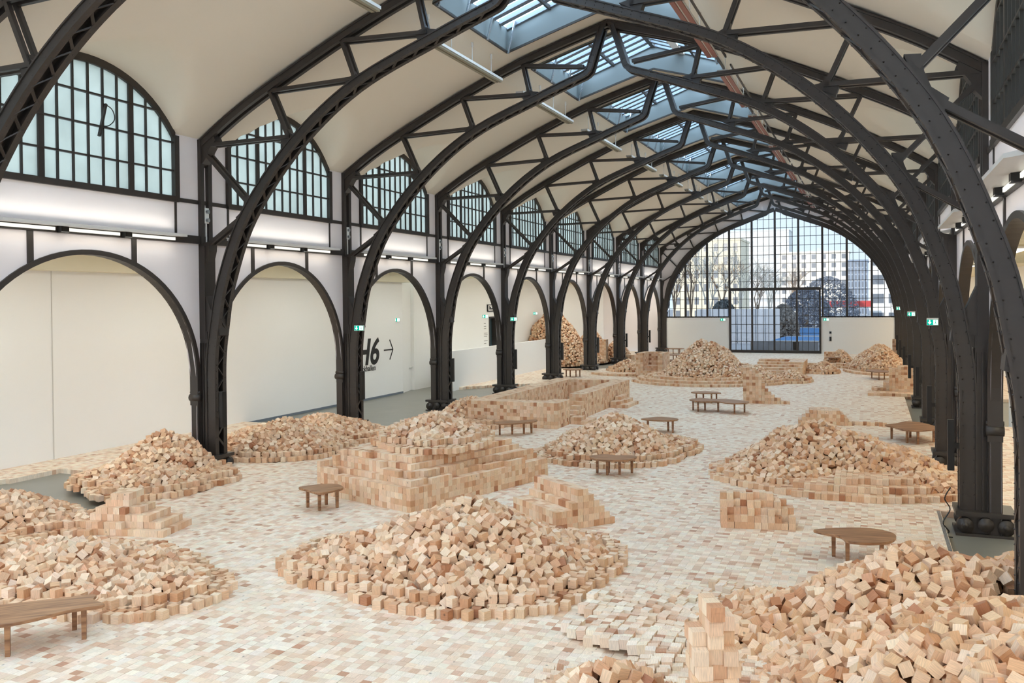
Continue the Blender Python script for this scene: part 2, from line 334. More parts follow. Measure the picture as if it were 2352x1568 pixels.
def lunette_parts(sg):
    """frame, muntins and pane meshes of one lunette; x = 0 is the wall face"""
    F = MB(); n = 28
    cs = [(LUN_HW*math.cos(math.pi*k/n)) for k in range(n+1)]
    cs = [-LUN_HW+2*LUN_HW*k/n for k in range(n+1)]
    for a, b in zip(cs[:-1], cs[1:]):
        za, zb = lun_z(a), lun_z(b)
        F.hexa([(-sg*.04, a, za-.13), (-sg*.04, b, zb-.13), (sg*.12, b, zb-.13), (sg*.12, a, za-.13), (-sg*.04, a, za+.14), (-sg*.04, b, zb+.14), (sg*.12, b, zb+.14), (sg*.12, a, za+.14)])
    for y in (-LUN_HW, LUN_HW): F.box(-.05, .09, y-.07, y+.07, SILL, LUN_SP+.05)
    F.box(-.07, .09, -LUN_HW-.05, LUN_HW+.05, SILL-.07, SILL+.07)
    mull = [-LUN_HW, -1.12, 1.12, LUN_HW]; muntins = []; cols = []
    for k in range(3):
        nn = 3 if k != 1 else 6
        for j in range(nn):
            a = mull[k]+(mull[k+1]-mull[k])*j/nn; b = mull[k]+(mull[k+1]-mull[k])*(j+1)/nn
            cols.append((a, b))
            if j: muntins.append((a, .035, .07))
    for y in mull[1:3]: muntins.append((y, .13, .12))
    rows = [SILL, SILL+.70, SILL+1.40, SILL+2.10, 11.]
    bars = []
    for y, w, d in muntins:
        q = MB(); q.box(-sg*.02 if sg > 0 else -.02-d+.04, (-.02+d) if sg > 0 else .02, y-w/2, y+w/2, SILL, lun_z(y)-.05); bars.append(q.mesh('muntin', 'iron'))
    for z in rows[1:4]:
        hw = min(LUN_HW, math.sqrt(max(LUN_R**2-(z-(LUN_SP+LUN_RISE-LUN_R))**2, 0)) if z > LUN_SP else LUN_HW)
        q = MB(); q.box(-.03, .05, -hw, hw, z-.02, z+.02); bars.append(q.mesh('transom', 'iron'))
    panes = []
    for a, b in cols:
        for z0, z1 in zip(rows[:-1], rows[1:]):
            pts = [(a, z0), (b, z0)]
            top = [(y, min(z1, lun_z(y)-.06)) for y in np.linspace(b, a, 5)]
            if max(t[1] for t in top) <= z0+.06: continue
            top = [(y, max(z, z0+.001)) for y, z in top]
            q = MB(); q.poly([(sg*.03, y, z) for y, z in pts+top]); panes.append(q.mesh('pane', 'frosted'))
    return F.mesh('frame', 'iron'), bars, panes
def shelf_parts(sg):
    """light trough: white shelf, tubes, brackets under the ledge"""
    sh = MB(); L = 2.55
    sh.hexa([(-sg*.02, -L, 5.90), (-sg*.48, -L+.25, 5.87), (-sg*.48, L-.25, 5.87), (-sg*.02, L, 5.90), (-sg*.02, -L, 5.99), (-sg*.48, -L+.25, 5.93), (-sg*.48, L-.25, 5.93), (-sg*.02, L, 5.99)])
    tubes = []
    for k in range(3):
        q = MB(); a = -2.3+k*1.6; q.box(min(-sg*.03, -sg*.10), max(-sg*.03, -sg*.10), a, a+1.40, 5.80, 5.87); tubes.append(q.mesh('tube', 'tube'))
    ups = []
    for k in range(3):
        q = MB(); a = -2.3+k*1.6; q.box(min(-sg*.14, -sg*.2), max(-sg*.14, -sg*.2), a, a+1.40, 6.0, 6.05); ups.append(q.mesh('tube', 'tube'))
    return sh.mesh('shelf', 'white_metal'), tubes, ups
for side, sg, XW in (('left', -1, XL), ('right', 1, XR)):
    wr = empty(f'wall_{side}'); tag(wr, 'white plaster arcade wall with round arches and a dark iron ledge' if sg < 0 else 'white plaster arcade wall in shade with arches beside the black columns', None, None, 'structure')
    wm, rm = wall_bay(sg), ring_mesh(sg)
    fm, bars, panes = lunette_parts(sg); shm, tubes, ups = shelf_parts(sg)
    lb = MB(); lb.box(-.07, .07, -S/2, S/2, LEDGE0, LEDGE1-.02); lbm = lb.mesh('ledge_beam', 'iron')
    tb = MB(); tb.box(-.03, .03, -S/2, S/2, SILL-.05, SILL+.05); tbm = tb.mesh('sill_band', 'iron')
    sm = []
    for y in (-1.4, 1.15):
        q = MB(); q.box(-.03, .03, y-.065, y+.065, arc_z(y)+.02, LEDGE0); sm.append(q.mesh('stud', 'iron'))
    for y in (-LUN_HW, LUN_HW):
        q = MB(); q.box(-.025, .025, y-.03, y+.03, LEDGE1-.02, SILL); sm.append(q.mesh('stud', 'iron'))
    for i in range(-2, NB):
        loc = (XW, bay_mid(i), 0)
        stretch(link('plaster_bay', wm, wr, loc), i)
        if i < -1: continue
        for nm, me in (('arch_ring', rm), ('ledge_beam', lbm), ('sill_band', tbm)): stretch(link(nm, me, wr, loc), i)
        for me in sm: stretch(link('stud', me, wr, loc), i)
        w = empty(f'window_{i+2 if sg < 0 else i+12}', loc)
        tag(w, f'round-headed lunette of frosted panes, bay {i+2} above the arcade', None, 'lunette windows', 'structure')
        stretch(w, i); link('frame', fm, w)
        for me in bars: link(me.name.split('.')[0], me, w)
        for me in panes: link('pane', me, w)
        t = empty('wall_light_trough', loc)
        stretch(t, i); link('shelf', shm, t)
        for me in tubes: link('tube', me, t)
        where = 'the H6 sign side' if sg < 0 else 'the side close to the camera'
        tag(t, f'white light trough under the {ORD[i+1]} lunette on {where}', 'wall light', 'light troughs along the ledges')
        for y in (-.75, .85):
            q = MB(); q.box(min(-sg*.02, -sg*.2), max(-sg*.02, -sg*.2), y-.09, y+.09, LEDGE0, 5.9); q.build('bracket', 'black', t)
        # the troughs' own light, aimed at the wall from the shelf
        for z, rx in ((6.06, math.pi), (5.78, 0)):
            d = bpy.data.lights.new('trough_light', 'AREA'); d.shape = 'RECTANGLE'; d.size = .08; d.size_y = 4.6; d.energy = (11 if rx else 8)*(1 if sg < 0 else .5); d.color = (1, .97, .86)
            lo = bpy.data.objects.new('trough_light', d); COL.objects.link(lo); lo.parent = t; lo.location = (-sg*.22, 0, z); lo.rotation_euler = (rx, 0, 0)
# ------------------------------------------------------------------ aisles
def slab(name, label, x0, x1, y0, y1, z0, z1, m, kind='structure'):
    q = MB(); q.box(x0, x1, y0, y1, z0, z1); o = q.build(name, m); tag(o, label, None, None, kind); return o
slab('wall_aisle_left', 'long white gallery wall behind the arches with the H6 sign', -21.0, -20.8, 4, 36.9, -.12, 5.3, 'aisle_wall')
q = MB(); q.hexa([(-20.8, 36.9, -.12), (-20.9, 36.9, -.12), (-22.9, 44.5, -.12), (-22.7, 44.5, -.12), (-20.8, 36.9, 5.3), (-20.9, 36.9, 5.3), (-22.9, 44.5, 5.3), (-22.7, 44.5, 5.3)]); o = q.build('wall_ramp', 'aisle_wall'); tag(o, 'white wall slanting back along the ramp', None, None, 'structure')
rail = MB(); rail.cyl((-20.98, 37.9, 1.0), (-22.35, 43.2, 1.28), .025); o = rail.build('handrail', 'white_metal'); tag(o, 'thin white handrail along the slanting ramp wall', 'handrail')
wb_ = MB()
for y0, y1, z0, z1 in ((38.4, 47.6, -.12, 5.6), (48.7, 72, -.12, 5.6), (47.6, 48.7, -.12, 1.5), (47.6, 48.7, 3.27, 5.6)): wb_.box(-21.2, -21.0, y0, y1, z0, z1)
o = wb_.build('wall_aisle_far', 'aisle_wall'); tag(o, 'white aisle wall with a raised doorway behind the parapet', None, None, 'structure')
dd = MB(); dd.box(-21.5, -21.3, 47.5, 48.8, 1.5, 3.3); dr = dd.build('door_1', mat('dark teal door', srgb(52, 70, 76), .5)); tag(dr, 'dark teal door leaf in the raised aisle doorway', None, None, 'structure')
dd = MB(); dd.box(-21.3, -20.98, 47.55, 47.66, 1.5, 3.3); dd.box(-21.3, -20.98, 48.66, 48.74, 1.5, 3.3); dd.box(-21.3, -20.98, 47.55, 48.74, 3.22, 3.32); dd.build('door_frame', 'iron', dr)
slab('parapet_wall', 'chest-high white parapet wall in the aisle', -19.1, -18.9, 38.5, 52.0, -.12, 1.82, 'aisle_wall')
slab('parapet_landing', 'white landing slab behind the parapet', -21.0, -19.1, 40.5, 52.0, 1.35, 1.5, 'aisle_wall')
for (a, b) in ((5, 36.9),):
    q = MB(); q.box(-20.8, -20.785, a, b, -.12, -.03); o = q.build('baseboard_left', 'grey_metal'); tag(o, 'dark skirting at the foot of the gallery wall', None, None, 'structure')
q = MB(); q.box(-20.79, -20.785, 17.50, 17.53, 0, 5.2); o = q.build('trim_1', mat('wall joint', srgb(205, 202, 196), .8)); tag(o, 'thin vertical joint in the gallery wall', None, None, 'structure')  # joint strip in a slightly greyer tone than the wall
slab('ceiling_aisle_left', 'ivory boarded aisle ceiling', -24, XL-.3, 2, 72, 5.62, 5.7, 'aisle_ceiling')
for i in range(-1, NB):
    q = MB(); q.box(-20.8, XL-.3, bay_mid(i)-.12, bay_mid(i)+.12, 5.42, 5.62); o = q.build(f'trim_{i+3}', 'aisle_ceiling'); tag(o, 'ivory cross beam under the aisle ceiling', None, 'aisle cross beams', 'structure')
q = MB(); q.box(-20.8, -20.2, 2, 37, 5.15, 5.64); o = q.build('trim_20', 'aisle_ceiling'); tag(o, 'ivory bulkhead along the top of the gallery wall', None, None, 'structure')
slab('wall_aisle_right', 'white wall of the aisle on the camera side', 6.4, 6.6, -2, 72, -.12, 5.7, 'aisle_wall')
slab('ceiling_aisle_right', 'boarded ceiling of the aisle on the camera side', XR+.3, 6.6, -2, 72, 5.62, 5.7, 'aisle_ceiling')
for k in range(26):
    y = 12+k*1.1; q = MB(); q.box(XR+.3, 6.4, y, y+.1, 5.52, 5.62); o = q.build(f'trim_{k+21}', 'aisle_ceiling'); tag(o, 'narrow ivory ceiling batten in the camera-side aisle', None, 'ceiling battens', 'structure')
slab('partition_panel', 'white display partition standing in the camera-side aisle', 4.1, 4.25, 24.5, 33, -.12, 2.3, 'aisle_wall')
def lamp(x, y, z, sx_, sy_, e, name, label, grp, col=(.97, 1, .93)):
    r = empty(name, (x, y, z)); q = MB(); q.box(-sx_/2-.03, sx_/2+.03, -sy_/2-.03, sy_/2+.03, 0, .06); q.build('housing', 'white_metal', r)
    q = MB(); q.box(-sx_/2, sx_/2, -sy_/2, sy_/2, -.015, 0); q.build('diffuser', 'aisle_lamp', r)
    d = bpy.data.lights.new('lamp_light', 'AREA'); d.shape = 'RECTANGLE'; d.size = sx_; d.size_y = sy_; d.energy = e; d.color = col
    lo = bpy.data.objects.new('lamp_light', d); COL.objects.link(lo); lo.parent = r; lo.location = (0, 0, -.03)
    tag(r, label, 'ceiling lamp', grp)
for i in range(-1, NB):
    lamp(-17.6, bay_mid(i), 5.54, .25, 4.0, AISLE_L, 'ceiling_lamp', f'aisle ceiling lamp over the {ORD[i+1]} arch on the H6 sign side', 'aisle lamps')
    lamp(3.6, bay_mid(i), 5.45, .25, 4.0, AISLE_R, 'ceiling_lamp', f'aisle ceiling lamp over the {ORD[i+1]} arch on the side close to the camera', 'aisle lamps', (1, .82, .5))
# ------------------------------------------------------------------ gable wall
G = [(0, 11.07), (1.76, 10.42), (3.49, 9.75), (5.25, 8.85), (6.91, 7.50), (8.06, 5.70), (8.45, 4.2), (8.56, 2.83)]
def gz_(s): 
    s = abs(s); return float(np.interp(s, [g[0] for g in G], [g[1] for g in G])) if s <= 8.56 else 0
gw = MB(); ss = np.linspace(-9.1, 9.1, 61)
for a, b in zip(ss[:-1], ss[1:]):
    za = gz_(a) if abs(a) < 8.56 else 0; zb = gz_(b) if abs(b) < 8.56 else 0
    gw.poly([(XC+a, YFAR+.12, za), (XC+b, YFAR+.12, zb), (XC+b, YFAR+.12, 13.6), (XC+a, YFAR+.12, 13.6)])
for x0, x1 in ((-24, XL), (XR, 8)): gw.poly([(x0, YFAR+.12, -.12), (x1, YFAR+.12, -.12), (x1, YFAR+.12, 13), (x0, YFAR+.12, 13)])
o = gw.build('wall_far', 'plaster'); tag(o, 'white gable wall around the great window', None, None, 'structure')
for nm, x0, x1, lab in (('wall_far_panel_left', -15.66, -10.62, 'white panel below the gable glazing, on the H6 sign side of the doors'), ('wall_far_panel_right', -3.72, 1.47, 'white panel below the gable glazing with two wall panels mounted')):
    slab(nm, lab, x0, x1, YFAR+.0, YFAR+.2, 0, 2.83, 'aisle_wall')
gwin = empty('window_30', (XC, YFAR, 0)); tag(gwin, 'huge pointed gable window of small clear panes in black iron bars', None, None, 'structure')
# gable arch
pts = cat_rom([(-g[0], g[1]) for g in reversed(G)], 6)[:-1]+[(0, 11.07)]
for sgn in (-1, 1):
    pp = [(p[0]*(-sgn), p[1]) for p in pts]; q = MB(); q.sweep(pp, normals2(pp, 1 if sgn < 0 else -1), -.02, .26, -.1, .25); q.build('gable_arch', 'iron', gwin)
DOORX0, DOORX1, DOORZ = -10.52-XC, -3.80-XC, 4.95
MX = 1.745
for k in range(-4, 5):
    x = k*MX; z0 = DOORZ if -2 < k < 2 else 2.83
    q = MB(); q.box(x-.075, x+.075, -.06, .14, z0, gz_(x)); q.build('mullion', 'iron', gwin)
xs = sorted({round(k*MX/4, 4) for k in range(-19, 20)})
zr = [2.83+.690*k for k in range(13)]
inn = lambda x: DOORX0+.01 < x < DOORX1-.01
for x in xs:
    if abs(x/MX-round(x/MX)) > .01:
        z0 = DOORZ if inn(x) else 2.83
        if gz_(x) > z0+.1: q = MB(); q.box(x-.018, x+.018, 0, .06, z0, gz_(x)); q.build('muntin', 'iron', gwin)
for z in zr:
    hw = 8.56 if z < 2.9 else float(np.interp(-z, [-g[1] for g in G], [g[0] for g in G]))
    if z < DOORZ-.05:
        for a, b in ((-hw, DOORX0), (DOORX1, hw)): q = MB(); q.box(a, b, 0, .06, z-(.06 if z < 2.9 else .018), z+(.03 if z < 2.9 else .018)); q.build('transom', 'iron', gwin)
    elif z < 11: q = MB(); q.box(-hw, hw, 0, .06, z-.018, z+.018); q.build('transom', 'iron', gwin)
pane_cache = {}
ed = [-8.72]+xs+[8.72]; ed = sorted(set(ed))
def pane(parent, x0, x1, z0, z1, top=None):
    if top is None:
        key = (round(x1-x0, 3), round(z1-z0, 3))
        if key not in pane_cache:
            q = MB(); q.poly([(0, .03, 0), (key[0], .03, 0), (key[0], .03, key[1]), (0, .03, key[1])]); pane_cache[key] = q.mesh('pane', 'glass')
        link('pane', pane_cache[key], parent, (x0, 0, z0))
    else:
        q = MB(); q.poly([(x0, .03, z0), (x1, .03, z0), (x1, .03, top[1]), (x0, .03, top[0])]); q.build('pane', 'glass', parent)
for a, b in zip(ed[:-1], ed[1:]):
    for z0, z1 in zip(zr[:-1], zr[1:]):
        if inn((a+b)/2) and z1 < DOORZ+.1: continue
        ta, tb = min(z1, gz_(a)), min(z1, gz_(b))
        if max(ta, tb) <= z0+.05: continue
        if ta >= z1 and tb >= z1: pane(gwin, a, b, z0, z1)
        else: pane(gwin, a, b, z0, z1, (max(ta, z0+.01), max(tb, z0+.01)))
dw = empty('door_2', (XC, YFAR-.04, 0)); tag(dw, 'four-leaf glass gate in a black iron frame at the far end', None, None, 'structure')
q = MB(); q.box(DOORX0-.09, DOORX0+.06, -.06, .12, 0, DOORZ+.1); q.box(DOORX1-.06, DOORX1+.09, -.06, .12, 0, DOORZ+.1); q.box(DOORX0, DOORX1, -.08, .14, DOORZ-.08, DOORZ+.14); q.box(DOORX0, DOORX1, -.08, .12, 0, .22); q.build('gate_frame', 'iron', dw)
for k in range(4):
    a = DOORX0+(DOORX1-DOORX0)*k/4; b = DOORX0+(DOORX1-DOORX0)*(k+1)/4
    q = MB(); q.box(a-.07, a+.07, -.03, .1, .2, DOORZ); q.build('stile', 'iron', dw)
    for j in range(1, 4):
        x = a+(b-a)*j/4; q = MB(); q.box(x-.02, x+.02, 0, .07, .2, DOORZ); q.build('muntin', 'iron', dw)
    for j in range(4):
        for r_ in range(7): pane(dw, a+(b-a)*j/4, a+(b-a)*(j+1)/4, .22+.667*r_, .22+.667*(r_+1))
for r_ in range(1, 7): q = MB(); q.box(DOORX0, DOORX1, 0, .07, .22+.667*r_-.02, .22+.667*r_+.02); q.build('transom', 'iron', dw)
# back end behind the camera and the unseen head house, sized to keep sun off the skylights
slab('wall_back', 'white end wall of the hall behind the camera', -24, 8, -3.2, -3.0, -.12, 13.5, 'plaster')
slab('head_house', 'unseen tall head building in front of the train hall, sized to shade its roof', -60, 40, -16, -9.0, -.12, 29, 'plaster')
# ------------------------------------------------------------------ floor: concrete slab, paved with pine blocks
def inside(p, poly):
    x, y = p; r = False; n = len(poly); j = n-1
    for i in range(n):
        (xi, yi), (xj, yj) = poly[i], poly[j]
        if (yi > y) != (yj > y) and x < (xj-xi)*(y-yi)/(yj-yi)+xi: r = not r
        j = i
    return r
HOLES = [
    [(-19.6, 6), (-19.57, 14.96), (-19.5, 16.6), (-18.1, 16.75), (-17.2, 16.0), (-16.3, 15.0), (-15.2, 14.4), (-14.7, 13.95), (-14.7, 13.15), (-16.5, 11.0), (-16.8, 6)],
    [(-24, 25.6), (-17, 25.2), (-15.3, 26.2), (-15.0, 28.6), (-14.0, 29.0), (-12.8, 29.4), (-12.8, 36.3), (-13.5, 40), (-15.2, 42.2), (-16.3, 41.9), (-17.5, 40.9), (-18.8, 39.4), (-19.0, 38.5), (-24, 46)],
    [(-21, 52), (-18.2, 52.0), (-14.9, 52.9), (-15.5, 58), (-17, 59.2), (-21, 59)],
    [(1.19, 10.5), (1.19, 19.2), (6.4, 19.4), (6.4, 10.5)], [(1.2, 32.5), (1.3, 41.1), (6.4, 41.1), (6.4, 32.5)]]
def paved(x, y):
    if x < -20.78 or x > 6.4 or y > 71.2: return False
    return not any(inside((x, y), h) for h in HOLES)
floor = empty('floor'); tag(floor, 'polished concrete floor paved with a grid of pale square pine blocks', None, None, 'structure')
q = MB(); q.box(-24, 8, -3, 71.3, -.4, -.12); q.build('concrete_slab', 'concrete', floor)
BS = .12
# block geometry -------------------------------------------------------------
CUBE = np.array([(x, y, z) for z in (-.5, .5) for (x, y) in ((-.5, -.5), (.5, -.5), (.5, .5), (-.5, .5))])
QF = np.array([(4, 5, 6, 7), (0, 1, 5, 4), (1, 2, 6, 5), (2, 3, 7, 6), (3, 0, 4, 7), (0, 3, 2, 1)])
UVQ = np.array([(0, 0), (1, 0), (1, 1), (0, 1)], float)
def pick_cols(n, pal=None, pp=None):
    r = rng; pal = pal or PALETTE; pp = pp or PAL_P
    c = np.array(pal)[r.choice(len(pal), n, p=pp)][:, :3]
    return c*(1+r.uniform(-.07, .07, (n, 1)))*(1+r.uniform(-.02, .02, (n, 3)))
def block_mesh(name, C, R, SZ, cols, faces=6):
    """C centres (n,3), R rotations (n,3,3), SZ sizes (n,3) -> one mesh of cubes"""
    n = len(C); V = np.einsum('nij,nkj->nki', R, CUBE[None]*SZ[:, None, :])+C[:, None, :]
    qf = QF[:faces]; F = (np.arange(n)[:, None, None]*8+qf[None]).reshape(-1)
    me = bpy.data.meshes.new(name); me.vertices.add(n*8); me.vertices.foreach_set('co', V.reshape(-1).astype(np.float32))
    nf = n*faces; me.loops.add(nf*4); me.loops.foreach_set('vertex_index', F.astype(np.int32)); me.polygons.add(nf)
    me.polygons.foreach_set('loop_start', np.arange(0, nf*4, 4, dtype=np.int32))
    me.polygons.foreach_set('use_smooth', np.zeros(nf, dtype=bool))
    uv = me.uv_layers.new(name='UVMap'); off = rng.uniform(0, 60, (n, faces, 1, 2)); rot = rng.integers(0, 2, (n, 1, 1, 1)).astype(float)
    U = np.broadcast_to(UVQ[None, None], (n, faces, 4, 2)); U = U*(1-rot)+U[..., ::-1]*rot
    uv.data.foreach_set('uv', (U+off).reshape(-1).astype(np.float32))
    a = me.attributes.new('Col', 'FLOAT_COLOR', 'FACE'); cc = np.ones((n, faces, 4)); cc[:, :, :3] = cols[:, None, :]
    a.data.foreach_set('color', cc.reshape(-1).astype(np.float32))
    me.materials.append(M['block']); me.update(); me.validate(); return me
def block_obj(name, me, parent=None):
    o = link(name, me, parent); o.color = (0, 0, 0, 1); return o
def unit_block(name='block'):
    C = np.zeros((1, 3)); me = block_mesh(name, C, np.eye(3)[None], np.ones((1, 3)), np.zeros((1, 3))); me.attributes.remove(me.attributes['Col']); return me
UNIT = unit_block('pine_block')
def one_block(name, c, R, sz, col, parent=None):
    o = bpy.data.objects.new(name, UNIT); COL.objects.link(o)
    m = Matrix([list(R[k]*sz)+[c[k]] for k in range(3)]+[[0, 0, 0, 1]])
    if parent: o.parent = parent
    o.matrix_basis = m; o.color = (float(col[0]), float(col[1]), float(col[2]), 1); return o
def rotz(a):
    c, s = np.cos(a), np.sin(a); z = np.zeros_like(c); e = np.ones_like(c)
    return np.stack([np.stack([c, -s, z], -1), np.stack([s, c, z], -1), np.stack([z, z, e], -1)], -2)
# near paving: every block its own piece of geometry
NEARD = 26.0
cells = []
for ix in range(int(-21/BS), int(6.5/BS)):
    for iy in range(int(6/BS), int(27/BS)):
        x, y = (ix+.5)*BS, (iy+.5)*BS
        u, v, d = project((x, y, 0))
        if d < NEARD and -40 < u < 2392 and v < 1640 and paved(x, y): cells.append((x, y, d, u, v))
cells = np.array(cells); n = len(cells)
Cn = np.zeros((n, 3)); Cn[:, :2] = cells[:, :2]+rng.uniform(-.0015, .0015, (n, 2)); Cn[:, 2] = -.06+rng.uniform(-.0022, .0022, n)
SZ = np.full((n, 3), BS-.0008)*(1+rng.uniform(-.006, .002, (n, 3))); SZ[:, 2] = BS
Rn = rotz(rng.normal(0, .006, n)); Cl = pick_cols(n, FLOOR_PAL, FLOOR_P)
inview = (cells[:, 3] > 0) & (cells[:, 3] < 2352) & (cells[:, 4] < 1568)
order = np.argsort(np.where(inview, cells[:, 2], 1e3)); top = order[:300]; rest = order[300:]
for k in top: one_block('floor_block', Cn[k], Rn[k], SZ[k], Cl[k], floor)
o = block_obj('paving_blocks', block_mesh('paving_blocks', Cn[rest], Rn[rest], SZ[rest], Cl[rest], 5), floor); o['kind'] = 'stuff'
# far paving: coarse slabs that carry the block pattern in the material, side faces at the edges of the concrete
near = {(int(math.floor(c[0]/BS)), int(math.floor(c[1]/BS))) for c in cells}
fb = MB(); CS = BS*2
for ix in range(int(-21/CS)-1, int(6.6/CS)):
    for iy in range(int(4/CS), int(71.3/CS)):
        x, y = (ix+.5)*CS, (iy+.5)*CS
        if not paved(x, y): continue
        if y < 27.6 and all((2*ix+a, 2*iy+b) in near for a in (0, 1) for b in (0, 1)): continue
        z = 0 if y > 27.6 or project((x, y, 0))[2] >= NEARD-.6 else -.004
        fb.poly([(x-CS/2, y-CS/2, z), (x+CS/2, y-CS/2, z), (x+CS/2, y+CS/2, z), (x-CS/2, y+CS/2, z)])
        for dx, dy in ((0, -1), (1, 0), (-1, 0)):
            if not paved(x+dx*CS, y+dy*CS):
                a = (x+dx*CS/2-dy*CS/2, y+dy*CS/2+dx*CS/2); b = (x+dx*CS/2+dy*CS/2, y+dy*CS/2-dx*CS/2)
                fb.poly([(a[0], a[1], -.12), (b[0], b[1], -.12), (b[0], b[1], z), (a[0], a[1], z)])
me = bpy.data.meshes.new('far_paving'); me.from_pydata(fb.v, [], fb.f); me.materials.append(M['far_floor'])
o = link('far_paving', me, floor); o['kind'] = 'stuff'
q = MB(); q.box(1.13, 1.19, 15.0, 19.2, -.12, .004); o = q.build('trim_50', 'steel'); tag(o, 'thin metal edge strip beside the bare concrete', None, None, 'structure')
# ------------------------------------------------------------------ iron arch trusses (local x: span from the ridge, y: along hall, z up)
INN = [(8.56, .30), (8.56, 1.6), (8.55, 2.7), (8.43, 3.64), (8.19, 4.76), (7.50, 6.36), (6.11, 8.02), (4.35, 9.32), (2.15, 10.22), (.72, 10.74)]
CH = .29                                        # chord depth
curve = cat_rom(INN, 7)
curve += [(.60, 10.80), (.50, 10.90), (.45, 11.02), (.42, 11.14), (.10, 12.12)]
def chord_meshes(sg):
    pts = [(sg*p[0], p[1]) for p in curve]; nr = normals2(pts, -1 if sg > 0 else 1)
    m = MB()
    D = [float(np.interp(p[1], [3, 6.4, 9.4, 10.6, 12], [.27, .22, .17, .155, .13])) for p in curve]; D1 = [d-.03 for d in D]
    for y0, y1 in ((0, .05), (TH-.05, TH)): m.sweep(pts, nr, 0, D, y0, y1)
    m.sweep(pts, nr, D1, D, .05, TH-.05)                 # back plate
    for y0, y1 in ((-.02, .11), (TH-.11, TH+.02)): m.sweep(pts, nr, -.02, .02, y0, y1)   # soffit flanges
    for y0, y1 in ((-.03, 0), (TH, TH+.03)): m.sweep(pts, nr, D1, D, y0, y1)
    # lattice zigzag on the soffit
    L = MB(); cum = [0]
    for a, b in zip(pts[:-1], pts[1:]): cum.append(cum[-1]+math.hypot(b[0]-a[0], b[1]-a[1]))
    at = lambda t: (np.interp(t, cum, [p[0] for p in pts]), np.interp(t, cum, [p[1] for p in pts]))
    n = int((cum[-1]-1.8)/.30); flip = 0
    for k in range(n):
        a = at(.2+.30*k); b = at(.2+.30*(k+1)); ya, yb = (.06, TH-.06) if flip else (TH-.06, .06); flip = 1-flip
        L.bar((a[0], ya, a[1]), (b[0], yb, b[1]), .055, .022, (nr[0][0], 0, nr[0][1]) if k < 3 else (0, 0, 1))
    # rivets: two rows on the camera-side web
    Rv = MB()
    for k in range(int((cum[-1]-.6)/.21)):
        t = .3+.21*k; p = at(t); j = min(int(np.searchsorted(cum, t)), len(nr)-1); nx, nz = nr[j]; tx, tz = nz, -nx
        for off in (.045, D[j]-.05):
            cx, cz = p[0]+nx*off, p[1]+nz*off; r = .013
            b0 = len(Rv.v); Rv.v += [(cx+tx*r, 0, cz+tz*r), (cx+nx*r, 0, cz+nz*r), (cx-tx*r, 0, cz-tz*r), (cx-nx*r, 0, cz-nz*r), (cx, -.016, cz)]
            Rv.f += [(b0, b0+1, b0+4), (b0+1, b0+2, b0+4), (b0+2, b0+3, b0+4), (b0+3, b0, b0+4)]
    # rivets along the soffit flange
    for k in range(int((cum[-1]-.6)/.17)):
        t = .3+.17*k; p = at(t); j = min(int(np.searchsorted(cum, t)), len(nr)-1); nx, nz = nr[j]; tx, tz = nz, -nx
        cx, cz = p[0]-nx*.02, p[1]-nz*.02; r = .013
        for y in (.04, TH-.04):
            b0 = len(Rv.v); Rv.v += [(cx+tx*r, y, cz+tz*r), (cx, y+r, cz), (cx-tx*r, y, cz-tz*r), (cx, y-r, cz), (cx-nx*.018, y, cz-nz*.018)]
            Rv.f += [(b0, b0+1, b0+4), (b0+1, b0+2, b0+4), (b0+2, b0+3, b0+4), (b0+3, b0, b0+4)]
    return m.mesh('inner_chord', 'iron'), L.mesh('lattice', 'iron'), Rv.mesh('rivets', 'iron')
OUTP = cat_rom([(9.05, 8.36), (8.0, 9.03), (6.88, 9.62), (4.71, 10.64), (2.66, 11.46), (0, 12.26)], 6)
BR = [((9.0, 8.30), (6.22, 8.33)), ((6.84, 9.56), (6.26, 8.30)), ((6.84, 9.50), (4.34, 9.56)), ((4.71, 10.56), (4.32, 9.52)), ((4.71, 10.50), (2.40, 10.42)),
      ((2.66, 11.36), (2.43, 10.38)), ((2.66, 11.30), (.72, 11.06)), ((9.0, 8.25), (7.55, 6.78)), ((7.80, 6.36), (8.98, 5.62))]
GUS = [(6.24, 8.30), (4.33, 9.54), (2.42, 10.42)]
